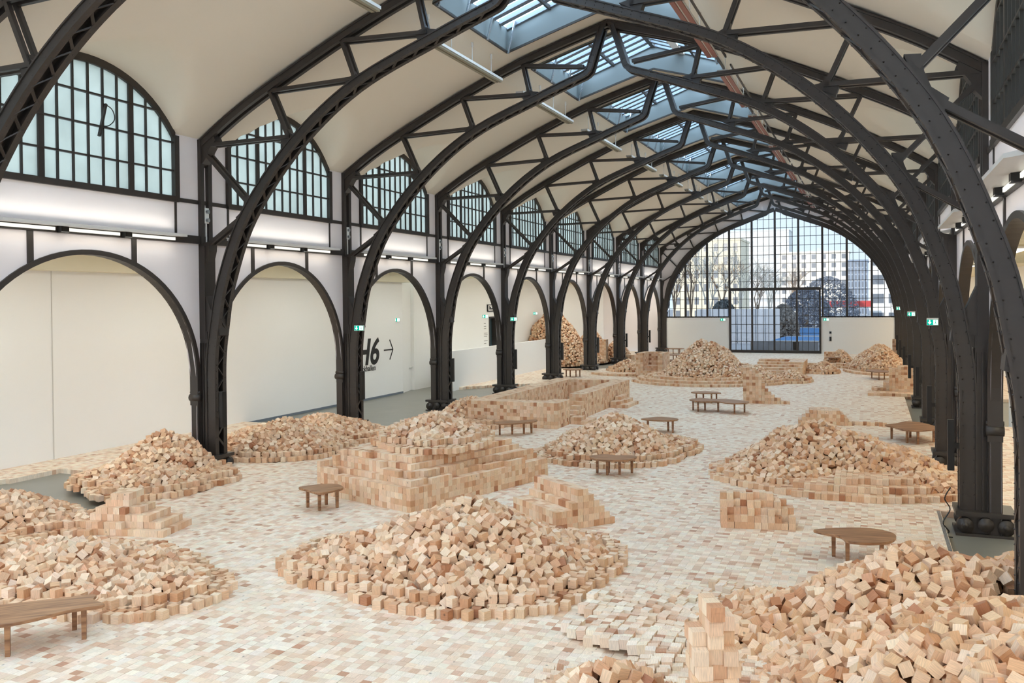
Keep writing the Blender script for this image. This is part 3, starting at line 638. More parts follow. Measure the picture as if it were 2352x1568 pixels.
def make_truss():
    r = empty('roof_truss')
    for sg in (-1, 1):
        cm, lm, rv = chord_meshes(sg)
        c = link('inner_chord', cm, r); o = link('lattice', lm, c); o['kind'] = 'stuff'; o = link('rivets', rv, c); o['kind'] = 'stuff'
        op = [(sg*p[0], p[1]) for p in OUTP]; nr = normals2(op, -1 if sg > 0 else 1); m = MB()
        for y0, y1 in ((.03, .14), (TH-.14, TH-.03)): m.sweep(op, nr, -.14, .03, y0, y1)
        m.sweep(op, nr, 0, .04, .0, TH); m.build('outer_chord', 'iron', r)
        for (a, b) in BR:
            m = MB()
            for y in (.10, TH-.10): m.bar((sg*a[0], y, a[1]), (sg*b[0], y, b[1]), .085, .088, (0, 0, 1) if abs(a[1]-b[1]) < abs(a[0]-b[0]) else (1, 0, 0))
            m.build('brace', 'iron', r)
        for (x, z) in GUS:
            m = MB(); m.plate([(sg*(x+.20), z-.20), (sg*(x-.26), z+.04), (sg*(x-.10), z+.07), (sg*(x+.0), z+.12), (sg*(x+.06), z+.22), (sg*(x+.13), z+.22), (sg*(x+.11), z+.09), (sg*(x+.24), z+.05), (sg*(x+.26), z-.03)], .10, TH-.10); m.build('gusset', 'iron', r)
        m = MB(); m.plate([(sg*7.42, 6.93), (sg*7.60, 6.92), (sg*7.63, 6.72), (sg*7.70, 6.54), (sg*7.88, 6.40), (sg*7.82, 6.22), (sg*7.70, 6.14)], .06, TH-.06); m.build('gusset', 'iron', r)
        m = MB(); m.plate([(sg*9.0, 8.48), (sg*8.60, 8.62), (sg*8.50, 8.40), (sg*8.66, 8.25), (sg*8.75, 8.12), (sg*8.80, 7.98), (sg*9.0, 7.75)], .06, TH-.06); m.build('gusset', 'iron', r)
        # wall posts: a pair above the ledge, one broad post below
        for y0, y1 in ((.0, .13), (TH-.12, TH+.02)):
            m = MB(); x0, x1 = sorted((sg*8.93, sg*9.06)); m.box(x0, x1, y0, y1, LEDGE0-.1, 8.45); m.build('wall_post', 'iron', r)
        m = MB(); x0, x1 = sorted((sg*8.84, sg*9.10)); m.box(x0, x1, .0, TH, 3.3, LEDGE0-.05); m.build('wall_post', 'iron', r)
        m = MB(); m.plate([(sg*9.05, LEDGE0), (sg*8.72, LEDGE0+.06), (sg*8.74, 5.58), (sg*8.82, 5.3), (sg*8.87, 4.6), (sg*9.05, 4.6)], .05, TH-.05); m.build('gusset', 'iron', r)
        m = MB(); m.plate([(sg*9.05, 4.9), (sg*8.92, 4.6), (sg*8.55, 3.75), (sg*8.47, 4.1), (sg*8.4, 3.4), (sg*9.05, 3.2)], .03, TH-.03); m.build('gusset', 'iron', r)
        # column shaft with ribs
        m = MB(); x0, x1 = sorted((sg*8.80, sg*9.12)); m.box(x0, x1, .01, TH-.01, .2, 3.5)
        for xx in (8.84, 8.92, 9.0, 9.08):
            a, b = sorted((sg*(xx-.012), sg*(xx+.012))); m.box(a, b, -.02, TH+.02, .3, 3.2)
        m.build('column_shaft', 'iron', r)
        # arcade pier behind the column, with capital rolls
        m = MB(); x0, x1 = sorted((sg*9.0, sg*9.22)); m.box(x0, x1, -.135, TH+.135, -.12, 1.72); m.build('pier', 'iron', r)
        m = MB(); x0, x1 = sorted((sg*9.0, sg*9.21)); m.box(x0, x1, -.12, TH+.12, 1.70, 2.45); m.build('pier', 'iron', r)
        for y in (-.10, TH+.10):
            m = MB(); m.cyl((sg*8.96, y, 1.80), (sg*9.25, y, 1.80), .10, n=12); m.build('capital_roll', 'iron', r, True)
            m = MB(); m.cyl((sg*8.96, y, 1.93), (sg*9.25, y, 1.93), .045, n=8); m.build('capital_ring', 'iron', r, True)
        # plinth: plate, volutes, foot
        p = empty('plinth'); p.parent = r
        def pb(nm, s0, s1, y0, y1, z0, z1):
            m = MB(); a, b = sorted((sg*s0, sg*s1)); m.box(a, b, y0, y1, z0, z1); m.build(nm, 'iron', p)
        pb('top_plate', 8.46, 9.44, -.20, TH+.20, .24, .32); pb('core', 8.56, 9.36, -.10, TH+.10, -.08, .24); pb('foot_plate', 8.46, 9.44, -.2, TH+.2, -.12, -.07)
        for y in (-.10, TH+.10):
            for s_ in (8.62, 9.28):
                m = MB(); m.cyl((sg*s_, y-.09, .07), (sg*s_, y+.09, .07), .14, n=14); m.cyl((sg*s_, y-.11, .07), (sg*s_, y+.11, .07), .06, n=10); m.build('volute', 'iron', p, True)
            m = MB(); m.cyl((sg*8.95, y-.11, .10), (sg*8.95, y+.11, .10), .13, .13, n=12); m.build('shell_boss', 'iron', p, True)
    return r
truss0 = make_truss()
for i in range(0, 10):
    o = truss0 if i == 0 else copy_tree(truss0)
    o.location = (XC, YI(i), 0)
    tag(o, f'dark riveted iron arch truss with lattice chord and columns, {ORD[i]} from the camera', 'truss', 'iron arch trusses')
# small white sensor boxes clipped between the wall posts
for i in range(1, 8):
    r = empty('sensor_box', (XL+.04, YI(i)+.2, 6.3)); q = MB(); q.box(0, .07, -.075, .075, 0, .40); q.build('housing', 'white_metal', r)
    for z in (.08, .3): q = MB(); q.cyl((.07, 0, z), (.13, 0, z), .055, n=12); q.build('knob', 'steel', r)
    q = MB(); q.cyl((.04, 0, 0), (.04, 0, -.75), .02); q.build('conduit', 'white_metal', r)
    tag(r, f'small white control box between the wall posts of the {ORD[i]} truss', 'control box', 'control boxes on the wall posts')
# column loudspeakers
def speaker(x, y, label):
    r = empty('column_speaker', (x, y, 1.05)); q = MB(); q.box(-.055, .055, -.075, .075, 0, .92); q.build('cabinet', 'black', r)
    q = MB(); q.box(-.05, .05, -.082, -.075, .02, .90); q.build('grille', 'black', r)
    q = MB(); q.box(.05 if x > XC else -.14, .14 if x > XC else -.05, -.02, .02, .4, .5); q.build('bracket', 'black', r); tag(r, label, 'loudspeaker', 'column loudspeakers')
for i in range(1, 9): speaker(XL+.47+.21, YI(i)+.05, f'slim black column loudspeaker on the {ORD[i]} column of the H6 sign side')
for i in range(1, 8): speaker(XR-.47-.17, YI(i)-.10, f'slim black column loudspeaker on the {ORD[i]} column of the side close to the camera')
# pendant lamps hung below the vault
def pendant(sg, i):
    x = XC+sg*3.123; z = 10.66; r = empty('pendant_lamp', (x, bay_mid(i), z))
    if sg < 0:
        q = MB(); q.box(-.13, .13, -2.5, 2.5, .05, .12); q.build('housing', 'white_metal', r)
        q = MB(); q.box(-.11, -.02, -2.48, 2.48, .0, .05); q.box(.02, .11, -2.48, 2.48, .0, .05); q.build('louvre', mat('dull louvre', srgb(150, 142, 122), .5), r)
    else:
        q = MB(); q.box(-.15, .15, -2.5, 2.5, .06, .11); q.build('housing', 'white_metal', r)
        for a in (-.135, .025): q = MB(); q.box(a, a+.11, -2.48, 2.48, .03, .06); q.build('reflector', 'red_reflection', r)
        q = MB(); q.box(.27, .31, -2.9, 2.9, .1, .15); q.build('track', 'iron', r)
    for dy in (-1.95, -.65, .65, 1.95):
        q = MB(); q.cyl((0, dy, .12), (0, dy, out_z(3.123)-z+.05), .012, n=6); q.build('rod', 'white_metal', r)
        q = MB(); q.cyl((0, dy, out_z(3.123)-z-.07), (0, dy, out_z(3.123)-z+.06), .035, n=8); q.build('ceiling_cup', 'white_metal', r)
    if sg < 0: tag(r, f'long white pendant strip lamp of the {ORD[i]} bay on the H6 sign side', 'pendant lamp', 'white pendant strips')
    else: tag(r, f'long pendant with reflectors coloured with a reddish floor reflection in the {ORD[i]} bay of the vault', 'pendant lamp', 'red pendant strips')
for i in range(0, 9):
    pendant(-1, i); pendant(1, i)
# ------------------------------------------------------------------ heaps of loose blocks
def rand_rot(n):
    q = rng.normal(size=(n, 4)); q /= np.linalg.norm(q, axis=1)[:, None]; w, x, y, z = q.T
    return np.stack([np.stack([1-2*(y*y+z*z), 2*(x*y-z*w), 2*(x*z+y*w)], -1), np.stack([2*(x*y+z*w), 1-2*(x*x+z*z), 2*(y*z-x*w)], -1), np.stack([2*(x*z-y*w), 2*(y*z+x*w), 1-2*(x*x+y*y)], -1)], -2)
def hfun(cones, x, y):
    h = np.zeros_like(x)
    for (cx, cy, rx, ry, a, hh) in cones:
        c, s = math.cos(a), math.sin(a); dx, dy = x-cx, y-cy; u = (c*dx+s*dy)/rx; v = (-s*dx+c*dy)/ry; d = np.sqrt(u*u+v*v)
        t = np.clip(1-d, 0, None); h = np.maximum(h, hh*(1.55*t-.55*t*t))
    w = .07*np.sin(3.1*x+1.3*y)*np.cos(2.3*y-.7*x)+.05*np.sin(6.1*x-4.3*y)
    return np.clip(h*(1+w)+.03*np.sin(5*x)*np.sin(5*y+1)*(h > .05), 0, None)
HEAP_BLOCKS = []
def heap(name, label, cones, z0=0., size=.12, spacing=.118, clip=None, individual=False, flat=.20, skirt=0., sub=True):
    x0 = min(c[0]-max(c[2], c[3]) for c in cones); x1 = max(c[0]+max(c[2], c[3]) for c in cones)
    y0 = min(c[1]-max(c[2], c[3]) for c in cones); y1 = max(c[1]+max(c[2], c[3]) for c in cones)
    area = (x1-x0)*(y1-y0); N = int(area/(spacing**2)*9); P = np.stack([rng.uniform(x0, x1, N), rng.uniform(y0, y1, N)], -1)
    H = hfun(cones, P[:, 0], P[:, 1]); keep = H > .035
    if clip is not None: keep &= clip(P[:, 0], P[:, 1])
    P, H = P[keep], H[keep]
    layers = [(H, 0), (H-.10, 1)] if sub else [(H, 0)]
    grid = {}; C = []; FL = []; LAY = []
    for lay, li in layers:
        for (x, y), h in zip(P, lay):
            if h < .03: continue
            isflat = h < flat
            if isflat: z = size*(math.floor(h/size)+.5) if h > .06 else size*.5
            else: z = h-.03
            k = (int(x//.13), int(y//.13), int(z//.13)); ok = True
            for a in (-1, 0, 1):
                for b in (-1, 0, 1):
                    for c in (-1, 0, 1):
                        for q in grid.get((k[0]+a, k[1]+b, k[2]+c), ()):
                            if (q[0]-x)**2+(q[1]-y)**2+(q[2]-z)**2 < spacing*spacing: ok = False; break
                        if not ok: break
                    if not ok: break
                if not ok: break
            if ok: grid.setdefault(k, []).append((x, y, z)); C.append((x, y, z+z0)); FL.append(isflat); LAY.append(li)
    C = np.array(C); n = len(C); FL = np.array(FL); R = rand_rot(n); Rz = rotz(rng.normal(0, .25, n)); R[FL] = Rz[FL]
    # keep tilted blocks from poking through the ground
    ext = np.abs(R[:, 2, :]).sum(1)*size/2; C[:, 2] = np.maximum(C[:, 2], z0+ext+.001)
    SZ = size*(1+rng.uniform(-.03, .03, (n, 3))); cols = pick_cols(n)
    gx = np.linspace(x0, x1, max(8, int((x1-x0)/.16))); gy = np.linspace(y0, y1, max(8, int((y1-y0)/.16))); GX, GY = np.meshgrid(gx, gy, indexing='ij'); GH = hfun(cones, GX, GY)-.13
    root_idx = np.arange(n)
    if individual:
        pr = np.array([project(c) for c in C]); vis = (pr[:, 0] > 5) & (pr[:, 0] < 2347) & (pr[:, 1] > 0) & (pr[:, 1] < 1560) & (np.array(LAY) == 0)
        # facing the camera: surface gradient towards the viewer
        e = .05; gxx = (hfun(cones, C[:, 0]+e, C[:, 1])-hfun(cones, C[:, 0]-e, C[:, 1]))/(2*e); gyy = (hfun(cones, C[:, 0], C[:, 1]+e)-hfun(cones, C[:, 0], C[:, 1]-e))/(2*e)
        nrm = np.stack([-gxx, -gyy, np.ones(n)], -1); tocam = np.array([0, 0, HCAM])-C; vis &= (nrm*tocam).sum(1) > 0
        od = np.argsort(np.where(vis, pr[:, 2], 1e3))[:individual]; root_idx = np.setdiff1d(root_idx, od)
        for k in od:
            lum = float(cols[k].mean()); hue = 'pale cream' if lum > .60 else 'honey-coloured' if lum > .47 else 'tan' if lum > .36 else 'reddish brown'
            o = one_block('wooden_block', C[k], R[k], SZ[k], cols[k]); tag(o, f'loose {hue} pine cube tumbled in the tall heap by the nearest black column', 'wooden block', f'{hue} loose blocks on the nearest heap')
    o = block_obj(name, block_mesh(name, C[root_idx], R[root_idx], SZ[root_idx], cols[root_idx])); tag(o, label, 'block heap', 'heaps of loose pine blocks', 'stuff')
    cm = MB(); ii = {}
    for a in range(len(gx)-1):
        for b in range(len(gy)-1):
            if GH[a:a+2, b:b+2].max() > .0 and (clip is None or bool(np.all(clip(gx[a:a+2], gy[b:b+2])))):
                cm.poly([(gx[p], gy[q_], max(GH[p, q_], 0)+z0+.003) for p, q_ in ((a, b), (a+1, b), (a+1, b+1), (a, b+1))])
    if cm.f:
        co = cm.build('heap_shade_core', 'core', o); co['kind'] = 'stuff'
    return o
def H(*a, **k): return heap('block_heap', *a, **k)
H('broad heap of loose pine blocks in front of the big stepped platform', [(-6.0, 12.7, 2.35, 2.0, -.25, 1.0), (-7.3, 12.2, 1.75, 1.5, 0, .5), (-5.6, 11.6, 1.9, 1.3, .1, .42), (-4.9, 13.4, 1.35, 1.5, 0, .42)], flat=.16)
H('heap of loose pine blocks behind the nearest low bench', [(-11.6, 10.0, 2.4, 1.6, .12, .50), (-9.9, 9.7, 1.5, 1.25, .3, .30), (-13.6, 9.6, 2.0, 1.5, 0, .50)], flat=.16)
H('heap of loose pine blocks at the edge of the bare concrete patch', [(-15.4, 11.7, 1.7, 1.5, 0, .72), (-13.9, 12.3, .9, .9, 0, .25)], flat=.16)
H('long ridge of loose pine blocks around the first column of the H6 sign side', [(-16.5, 17.2, 1.5, 1.6, 0, .95), (-16.4, 15.9, 1.4, 1.4, 0, .50), (-15.8, 20.9, 2.2, 2.15, 0, .86), (-16.0, 23.3, 2.0, 2.3, 0, .70), (-15.15, 15.5, 1.25, 1.35, 0, .52), (-14.7, 16.6, .8, .9, 0, .28), (-15.3, 14.7, 1.0, .7, 0, .22)], clip=lambda x, y: ~((x < -15.4) & (x > -16.6) & (np.abs(y-18.2) < .48)))
H('heap of loose pine blocks leaning on the walled basin', [(-13.2, 28.3, 1.4, 1.35, 0, .86), (-12.2, 26.9, .9, .7, 0, .2)], clip=lambda x, y: ~((x > -12.9) & (y > 27.15)))
H('round heap of loose pine blocks in mid hall behind a small bench', [(-6.6, 23.5, 2.0, 2.1, 0, 1.02), (-6.7, 22.9, 2.15, 1.9, 0, .30), (-5.4, 24.4, 1.0, 1.6, 0, .4)], flat=.22)
H('wide heap of loose pine blocks spreading to the second column of the camera side', [(-1.2, 22.6, 2.35, 1.95, 0, 1.22), (-.2, 22.2, 2.2, 1.7, -.2, .95), (.8, 21.2, 1.5, 1.2, 0, .5), (-1.8, 21.5, 1.9, 1.5, .2, .6), (-2.9, 22.3, .9, 1.0, 0, .2)], flat=.14, clip=lambda x, y: ~((x > 1.0) & (np.abs(y-24.8) < .5)))
NEAR_HEAP = [(.65, 11.6, 2.2, 1.7, 0, 1.24), (1.1, 9.3, 2.5, 3.2, 0, 1.22), (1.6, 12.4, 1.4, 1.3, 0, 1.05), (-.9, 11.3, 1.4, 1.7, 0, .5)]
H('tall heap of loose pine blocks in front of the nearest black column', NEAR_HEAP, individual=300, flat=.10, clip=lambda x, y: ~((x > 1.25) & (np.abs(y-10.99) < .45)))
H('low heap of loose pine blocks beside the leaning block tower', [(-2.35, 8.15, 1.05, .95, 0, .72)], flat=.08)
H('highest free-standing heap of loose pine blocks near the far gate', [(-8.1, 46.2, 2.5, 3.0, 0, 2.1), (-6.2, 46.0, 2.3, 2.4, 0, .9), (-9.9, 45.2, 1.6, 2.0, 0, .55)], sub=False, spacing=.112)
H('heap of loose pine blocks against the far columns of the camera side', [(.25, 57.0, 1.75, 3.2, 0, 1.42), (-1.0, 57.5, 1.2, 1.5, 0, .3)], sub=False, spacing=.112)
H('small heap of loose pine blocks by the fifth column of the H6 sign side', [(-13.6, 51.6, 1.35, 1.5, 0, .62)], sub=False)
H('small heap of loose pine blocks spilling from the long far steps', [(-2.7, 53.0, 1.0, 1.4, 0, .62), (-3.9, 46.9, 1.1, 1.5, 0, .55)], sub=False)
H('little heap of loose pine blocks before the far white panel', [(-2.1, 61.3, 1.0, 1.3, 0, .85)], sub=False)
H('towering heap of loose pine blocks piled against the aisle wall', [(-19.9, 55.6, 2.6, 3.2, 0, 3.75), (-18.6, 57.6, 1.9, 2.0, 0, 1.5)], sub=False, spacing=.125, clip=lambda x, y: (x > -20.95))
H('heap of loose pine blocks beside the square aisle stack', [(-16.6, 59.6, 1.2, 1.3, 0, 1.5), (-18.6, 60.2, 1.6, 1.6, 0, 2.2)], sub=False, spacing=.125, clip=lambda x, y: (x > -20.95))
# ------------------------------------------------------------------ stacked structures of blocks
def stack(name, label, org, deg, hmap, cap=300, z0=0.):
    """hmap[i][j] = courses at cell i along local x, j along local y"""
    r = empty(name, (0, 0, 0)); tag(r, label, 'block stack', 'stacked block structures')
    a = math.radians(deg); ca, sa = math.cos(a), math.sin(a); nx = len(hmap); ny = len(hmap[0])
    hh = lambda i, j: hmap[i][j] if 0 <= i < nx and 0 <= j < ny else 0
    L = []
    for i in range(nx):
        for j in range(ny):
            for k in range(hmap[i][j]):
                if k < hmap[i][j]-1 and min(hh(i-1, j), hh(i+1, j), hh(i, j-1), hh(i, j+1)) > k: continue
                x, y = (i+.5)*BS, (j+.5)*BS; L.append((org[0]+ca*x-sa*y, org[1]+sa*x+ca*y, z0+(k+.5)*BS))
    C = np.array(L); n = len(C); C[:, :2] += rng.normal(0, .0022, (n, 2)); cols = pick_cols(n); R = rotz(a+rng.normal(0, .010, n)); SZ = np.full((n, 3), BS-.002); SZ[:, 2] = BS
    d = np.array([project(c)[2] for c in C]); od = np.argsort(d); top = od[:cap]; rest = od[cap:]
    for k in top: one_block('block', C[k], R[k], SZ[k], cols[k], r)
    if len(rest): o = block_obj('stacked_blocks', block_mesh('stacked_blocks', C[rest], R[rest], SZ[rest], cols[rest]), r); o['kind'] = 'stuff'
    return r
def grid(nx, ny, f): return [[max(0, int(f(i, j))) for j in range(ny)] for i in range(nx)]
rr = random.Random(3)
noise_row = [[rr.random() for _ in range(80)] for _ in range(80)]
# big stepped platform: local x to the right, local y away; origin is its far left... built round the near corner
PA = -18.0
pu = (math.sin(math.radians(18)), math.cos(math.radians(18))); pv = (-math.cos(math.radians(18)), math.sin(math.radians(18)))
NU, NV = 37, 25
corner = (-8.55, 15.42); po = (corner[0]+pv[0]*NV*BS, corner[1]+pv[1]*NV*BS)
def plat(i, j):
    dx = min(i, NV-1-i); dy = min(j, NU-1-j); d = min(dx, dy); t = (j if NV-1-i <= dy else i)//5
    nz = noise_row[(t+7*d) % 80][(d*3+(1 if NV-1-i <= dy else 40)) % 80]
    b = 5+d if dx == i and i <= dy else 4+d*.8
    return min(8, b+(1 if nz > .72 else 0)-(1 if nz < .12 else 0))
stack('stepped_platform', 'big stepped platform of stacked pine blocks with a heap on top', po, -18, grid(NV, NU, plat))
H('heap of loose pine blocks on top of the big stepped platform', [(-9.65, 18.55, 1.45, 1.85, .3, .62), (-9.35, 18.2, 1.35, 1.9, .3, .25)], z0=.96, flat=.16)
prof = [3, 3, 3, 4, 6, 6, 5, 4, 3, 2, 1]
stack('step_block', 'short flight of stacked block steps behind the broad front heap', (-5.35-.79*13*BS, 15.05+.62*13*BS), -38, grid(13, 11, lambda i, j: prof[j] if not (j >= 6 and i < 5) else max(prof[j]-(5-i), 0)))
pa = [1, 2, 3, 4, 5, 6, 6, 6, 4, 4, 3, 3, 2, 2, 1]
stack('small_pyramid', 'small stepped pyramid of pine blocks near the bare concrete patch', (-13.62, 11.88), 12, grid(15, 8, lambda i, j: min(pa[i], 2+2*j if j < 4 else 2+2*(7-j)) if i < 8 else min(pa[i], 1+2*j if j < 4 else 1+2*(7-j))))
sk = [[3, 4, 5, 5, 4], [2, 4, 5, 5, 3], [2, 3, 4, 5, 5], [2, 3, 5, 5, 4], [3, 4, 5, 4, 5], [2, 4, 4, 5, 5], [2, 3, 4, 5, 5], [3, 3, 5, 5, 3], [2, 4, 4, 4, 4], [1, 3, 3, 4, 2], [2, 2, 3, 3, 1]]
stack('small_stack', 'small stepped stack of pine blocks alone on the paving', (-2.62, 16.42), 11, sk)
tr = empty('block_tower'); tag(tr, 'slim uneven tower of pine blocks at the bottom edge of the view', 'block stack', 'stacked block structures')
r4 = random.Random(5)
for k in range(14):
    ang = math.radians(22+r4.uniform(-7, 7)); ox, oy = r4.uniform(-.02, .02), r4.uniform(-.02, .02); ca, sa = math.cos(ang), math.sin(ang)
    for i in range(3):
        if k >= 12 and i == 0 or k == 13 and i == 2: continue
        sh = r4.uniform(-.045, .045)
        for j in range(3):
            if k >= 11 and j == 0 and i != 1: continue
            x, y = (i-1)*.123+ox, (j-1)*.123+sh+oy; cc = pick_cols(1)[0]
            one_block('block', np.array([-1.27+ca*x-sa*y, 7.42+sa*x+ca*y, (k+.5)*.1205]), rotz(np.array([ang+r4.uniform(-.06, .06)]))[0], np.full(3, .1195), cc, tr)
def basin(i, j):
    x, y = -12.85+(i+.5)*BS, 27.25+(j+.5)*BS
    if x < -12.15 or y < 27.95 or y > 35.9 or x > -10.25:
        if x > -10.25 and 28.6 < y < 30.2: return 1+int((y-28.6)/.36) if x > -9.95 else 2
        return 7
    return 0
stack('walled_basin', 'long hollow basin with thick walls of stacked pine blocks', (-12.85, 27.25), 0, grid(27, 77, basin))
stack('low_steps', 'low block steps at the entrance of the walled basin', (-9.58, 28.5), 0, grid(5, 12, lambda i, j: 2 if i < 3 and j < 5 else (1 if j < 9 else 0)))
stack('low_steps', 'low block steps at the far end of the walled basin', (-9.58, 33.4), 0, grid(10, 14, lambda i, j: max(0, 3-i//2) if j > 5 else max(0, 2-i//3)))
tp = [12, 12, 11, 12, 11, 10, 7, 5, 4, 3, 2, 2, 1, 1, 1]
stack('block_fin', 'thin stepped fin wall of pine blocks standing beside the far bench', (-4.9, 36.5), 3, grid(15, 3, lambda i, j: tp[i] if j else max(tp[i]-(i % 3 == 1), 1)))
stack('block_ruin', 'ragged wall of stacked pine blocks by the far columns of the camera side', (-.1, 41.9), 0, grid(14, 9, lambda i, j: (10 if i > 8 else 9 if i > 5 else 4 if i > 3 else 2)-(1 if (i*7+j*3) % 5 == 0 else 0) if j > 1 or i > 5 else 1+(i*j) % 2))
stack('block_slab', 'one-course slab of pine blocks at the foot of the ragged wall', (-.25, 40.9), 0, grid(16, 8, lambda i, j: 1))
stack('block_bunker', 'square block structure with tall corner walls beside the highest heap', (-12.0, 47.0), 0, grid(12, 16, lambda i, j: 11-((i*3+j) % 7 == 0) if (i < 3 or j > 12 or i > 9) else (3 if j < 4 else 5)))
stack('far_steps', 'long far flight of stacked block steps', (-6.2, 49.8), 0, grid(22, 34, lambda i, j: min(6, 1+j//5) if i < 15 else min(6, 4+j//4)))
stack('far_steps', 'low block wall behind the long far flight of steps', (-4.9, 57.2), 0, grid(30, 4, lambda i, j: 4 if i < 4 else 2))
stack('mid_stack', 'stepped stack of pine blocks behind the wide heap', (-2.35, 30.9), 5, grid(14, 8, lambda i, j: min(4, 1+i, 14-i)-(1 if j == 0 and i < 4 else 0)))
stack('block_line', 'single curving line of pine blocks behind the wide heap', (-1.2, 28.6), -28, grid(12, 1, lambda i, j: 1))
stack('block_line', 'single low line of pine blocks beside the stepped stack', (-.7, 31.2), 0, grid(9, 2, lambda i, j: 1 if (i+j) % 3 else 0))
stack('aisle_stack', 'square stack of pine blocks in the aisle between two heaps', (-18.0, 57.6), 0, grid(10, 5, lambda i, j: 13-(i == 4)))
stack('aisle_tower', 'narrow tower of pine blocks against the far aisle wall', (-18.4, 65.2), 0, grid(5, 4, lambda i, j: 11 if i in (1, 2) else 8 if i == 0 else 5))
stack('aisle_box', 'low box of pine blocks by the sixth column of the H6 sign side', (-16.2, 57.2+1.6), 0, grid(9, 5, lambda i, j: 4))
stack('far_box', 'block cube with a bench in front near the far white panel', (-3.0, 60.9), 0, grid(9, 8, lambda i, j: 6))
stack('post_tower', 'single thin post of pine blocks by the far columns of the camera side', (1.05, 58.6), 0, grid(2, 2, lambda i, j: 14))
# terraces: one-course contour rings round two heaps and the tilted apron by the tower
def ring(name, label, org, deg, nx, ny, f): stack(name, label, org, deg, grid(nx, ny, f))
def el(i, j, org, c, rx, ry): return math.hypot((org[0]+(i+.5)*BS-c[0])/rx, (org[1]+(j+.5)*BS-c[1])/ry)
o1 = (-3.8, 19.3); ring('block_terrace', 'stepped terrace of flat blocks in front of the wide heap', o1, 0, 46, 30, lambda i, j: (lambda d: 3 if d < .8 and i > 24 else 2 if d < .9 and i > 17 else 1 if d < 1 else 0)(el(i, j, o1, (-.6, 22.7), 3.2, 3.3)) if j < 26 else 0)
o2 = (-11.6, 42.4); ring('block_terrace', 'ring-shaped terrace of flat blocks around the highest heap', o2, 0, 66, 30, lambda i, j: (lambda d: 3 if d < .78 else 2 if d < .9 else 1 if d < 1 else 0)(el(i, j, o2, (-8.2, 46.0), 3.7, 3.5)))
o3 = (-15.0, 46.8); ring('block_terrace', 'low curved terrace by the fifth column of the H6 sign side', o3, 0, 28, 14, lambda i, j: 1 if el(i, j, o3, (-13.2, 50.6), 2.4, 3.2) < 1 else 0)
o4 = (-1.9, 51.2); ring('block_terrace', 'curved one-course edge before the heap at the far columns', o4, 0, 26, 26, lambda i, j: 1 if .86 < el(i, j, o4, (.4, 56.0), 2.2, 4.4) < 1 else 0)
# tilted apron of flat blocks to the side of the nearest heap
ap = []
for ix in range(0, 26):
    for iy in range(0, 42):
        x, y = -3.6+ix*.122, 8.3+iy*.122
        edge = -3.3+.55*math.sin(y*2.1)+.35*math.sin(y*5.3)
        if x < edge+(.9 if y > 12.3 else 0) or y > 12.9 or math.hypot((x+1.3)/.55, (y-7.4)/.6) < 1: continue
        if float(hfun(NEAR_HEAP, np.array([x]), np.array([y]))[0]) > .25: continue
        if math.hypot(x+2.35, y-8.15) < .7: continue
        ap.append((x, y))
ap = np.array(ap); n = len(ap); tilt = .05*np.sin(ap[:, 0]*2.3+ap[:, 1]*1.7)
C = np.stack([ap[:, 0]+rng.normal(0, .006, n), ap[:, 1]+rng.normal(0, .006, n), .066+.075*np.abs(np.sin(ap[:, 0]*1.9)*np.cos(ap[:, 1]*1.3))+rng.uniform(0, .03, n)-.05*(rng.random(n) < .15)], -1)
R = np.einsum('nij,njk->nik', rotz(.25*np.sin(ap[:, 1]*.9)+rng.normal(0, .05, n)), rand_rot(1).repeat(n, 0)*0+np.eye(3)[None])
R = R @ np.stack([np.array([[1, 0, t], [0, 1, u], [-t, -u, 1]]) for t, u in zip(1.3*tilt+rng.normal(0, .045, n), rng.normal(0, .05, n))])
cols = pick_cols(n, FLOOR_PAL, FLOOR_P); apr = empty('block_apron'); tag(apr, 'buckled apron of flat pine blocks lying between the tower and the nearest heap', 'block apron', 'stacked block structures')
d = np.array([project(c)[2] for c in C]); od = np.argsort(d)
for k in od[:300]: one_block('block', C[k], R[k], np.full(3, .119), cols[k], apr)
if n > 300:
    o = block_obj('stacked_blocks', block_mesh('stacked_blocks', C[od[300:]], R[od[300:]], np.full((n-300, 3), .119), cols[od[300:]]), apr); o['kind'] = 'stuff'
# ------------------------------------------------------------------ benches with free-form tops
BH, BT = .42, .042
def bench(label, outline, legs, rz=0.):
    cx = sum(p[0] for p in outline)/len(outline); cy = sum(p[1] for p in outline)/len(outline)
    r = empty('bench', (cx, cy, 0), rz); c, s = math.cos(-rz), math.sin(-rz)
    loc = lambda p: (c*(p[0]-cx)-s*(p[1]-cy), s*(p[0]-cx)+c*(p[1]-cy))
    pts = cat_rom([loc(p) for p in outline], 8, True); m = MB(); n = len(pts)
    k = 0.985
    m.v = [(x*k, y*k, BH-BT) for x, y in pts]+[(x, y, BH-BT+.01) for x, y in pts]+[(x, y, BH-.008) for x, y in pts]+[(x*.992, y*.992, BH) for x, y in pts]
    m.f = [tuple(n-1-i for i in range(n)), tuple(3*n+i for i in range(n))]
    for l_ in range(3): m.f += [(l_*n+i, l_*n+(i+1) % n, (l_+1)*n+(i+1) % n, (l_+1)*n+i) for i in range(n)]
    m.build('seat', 'oak', r)
    for p in legs:
        x, y = loc(p); q = MB(); w = .027
        q.hexa([(x-w, y-w, .001), (x+w, y-w, .001), (x+w, y+w, .001), (x-w, y+w, .001), (x-w*1.15, y-w*1.15, BH-BT+.005), (x+w*1.15, y-w*1.15, BH-BT+.005), (x+w*1.15, y+w*1.15, BH-BT+.005), (x-w*1.15, y+w*1.15, BH-BT+.005)])
        q.build('leg', 'oak', r)
    tag(r, label, 'bench', 'free-form wooden benches'); return r
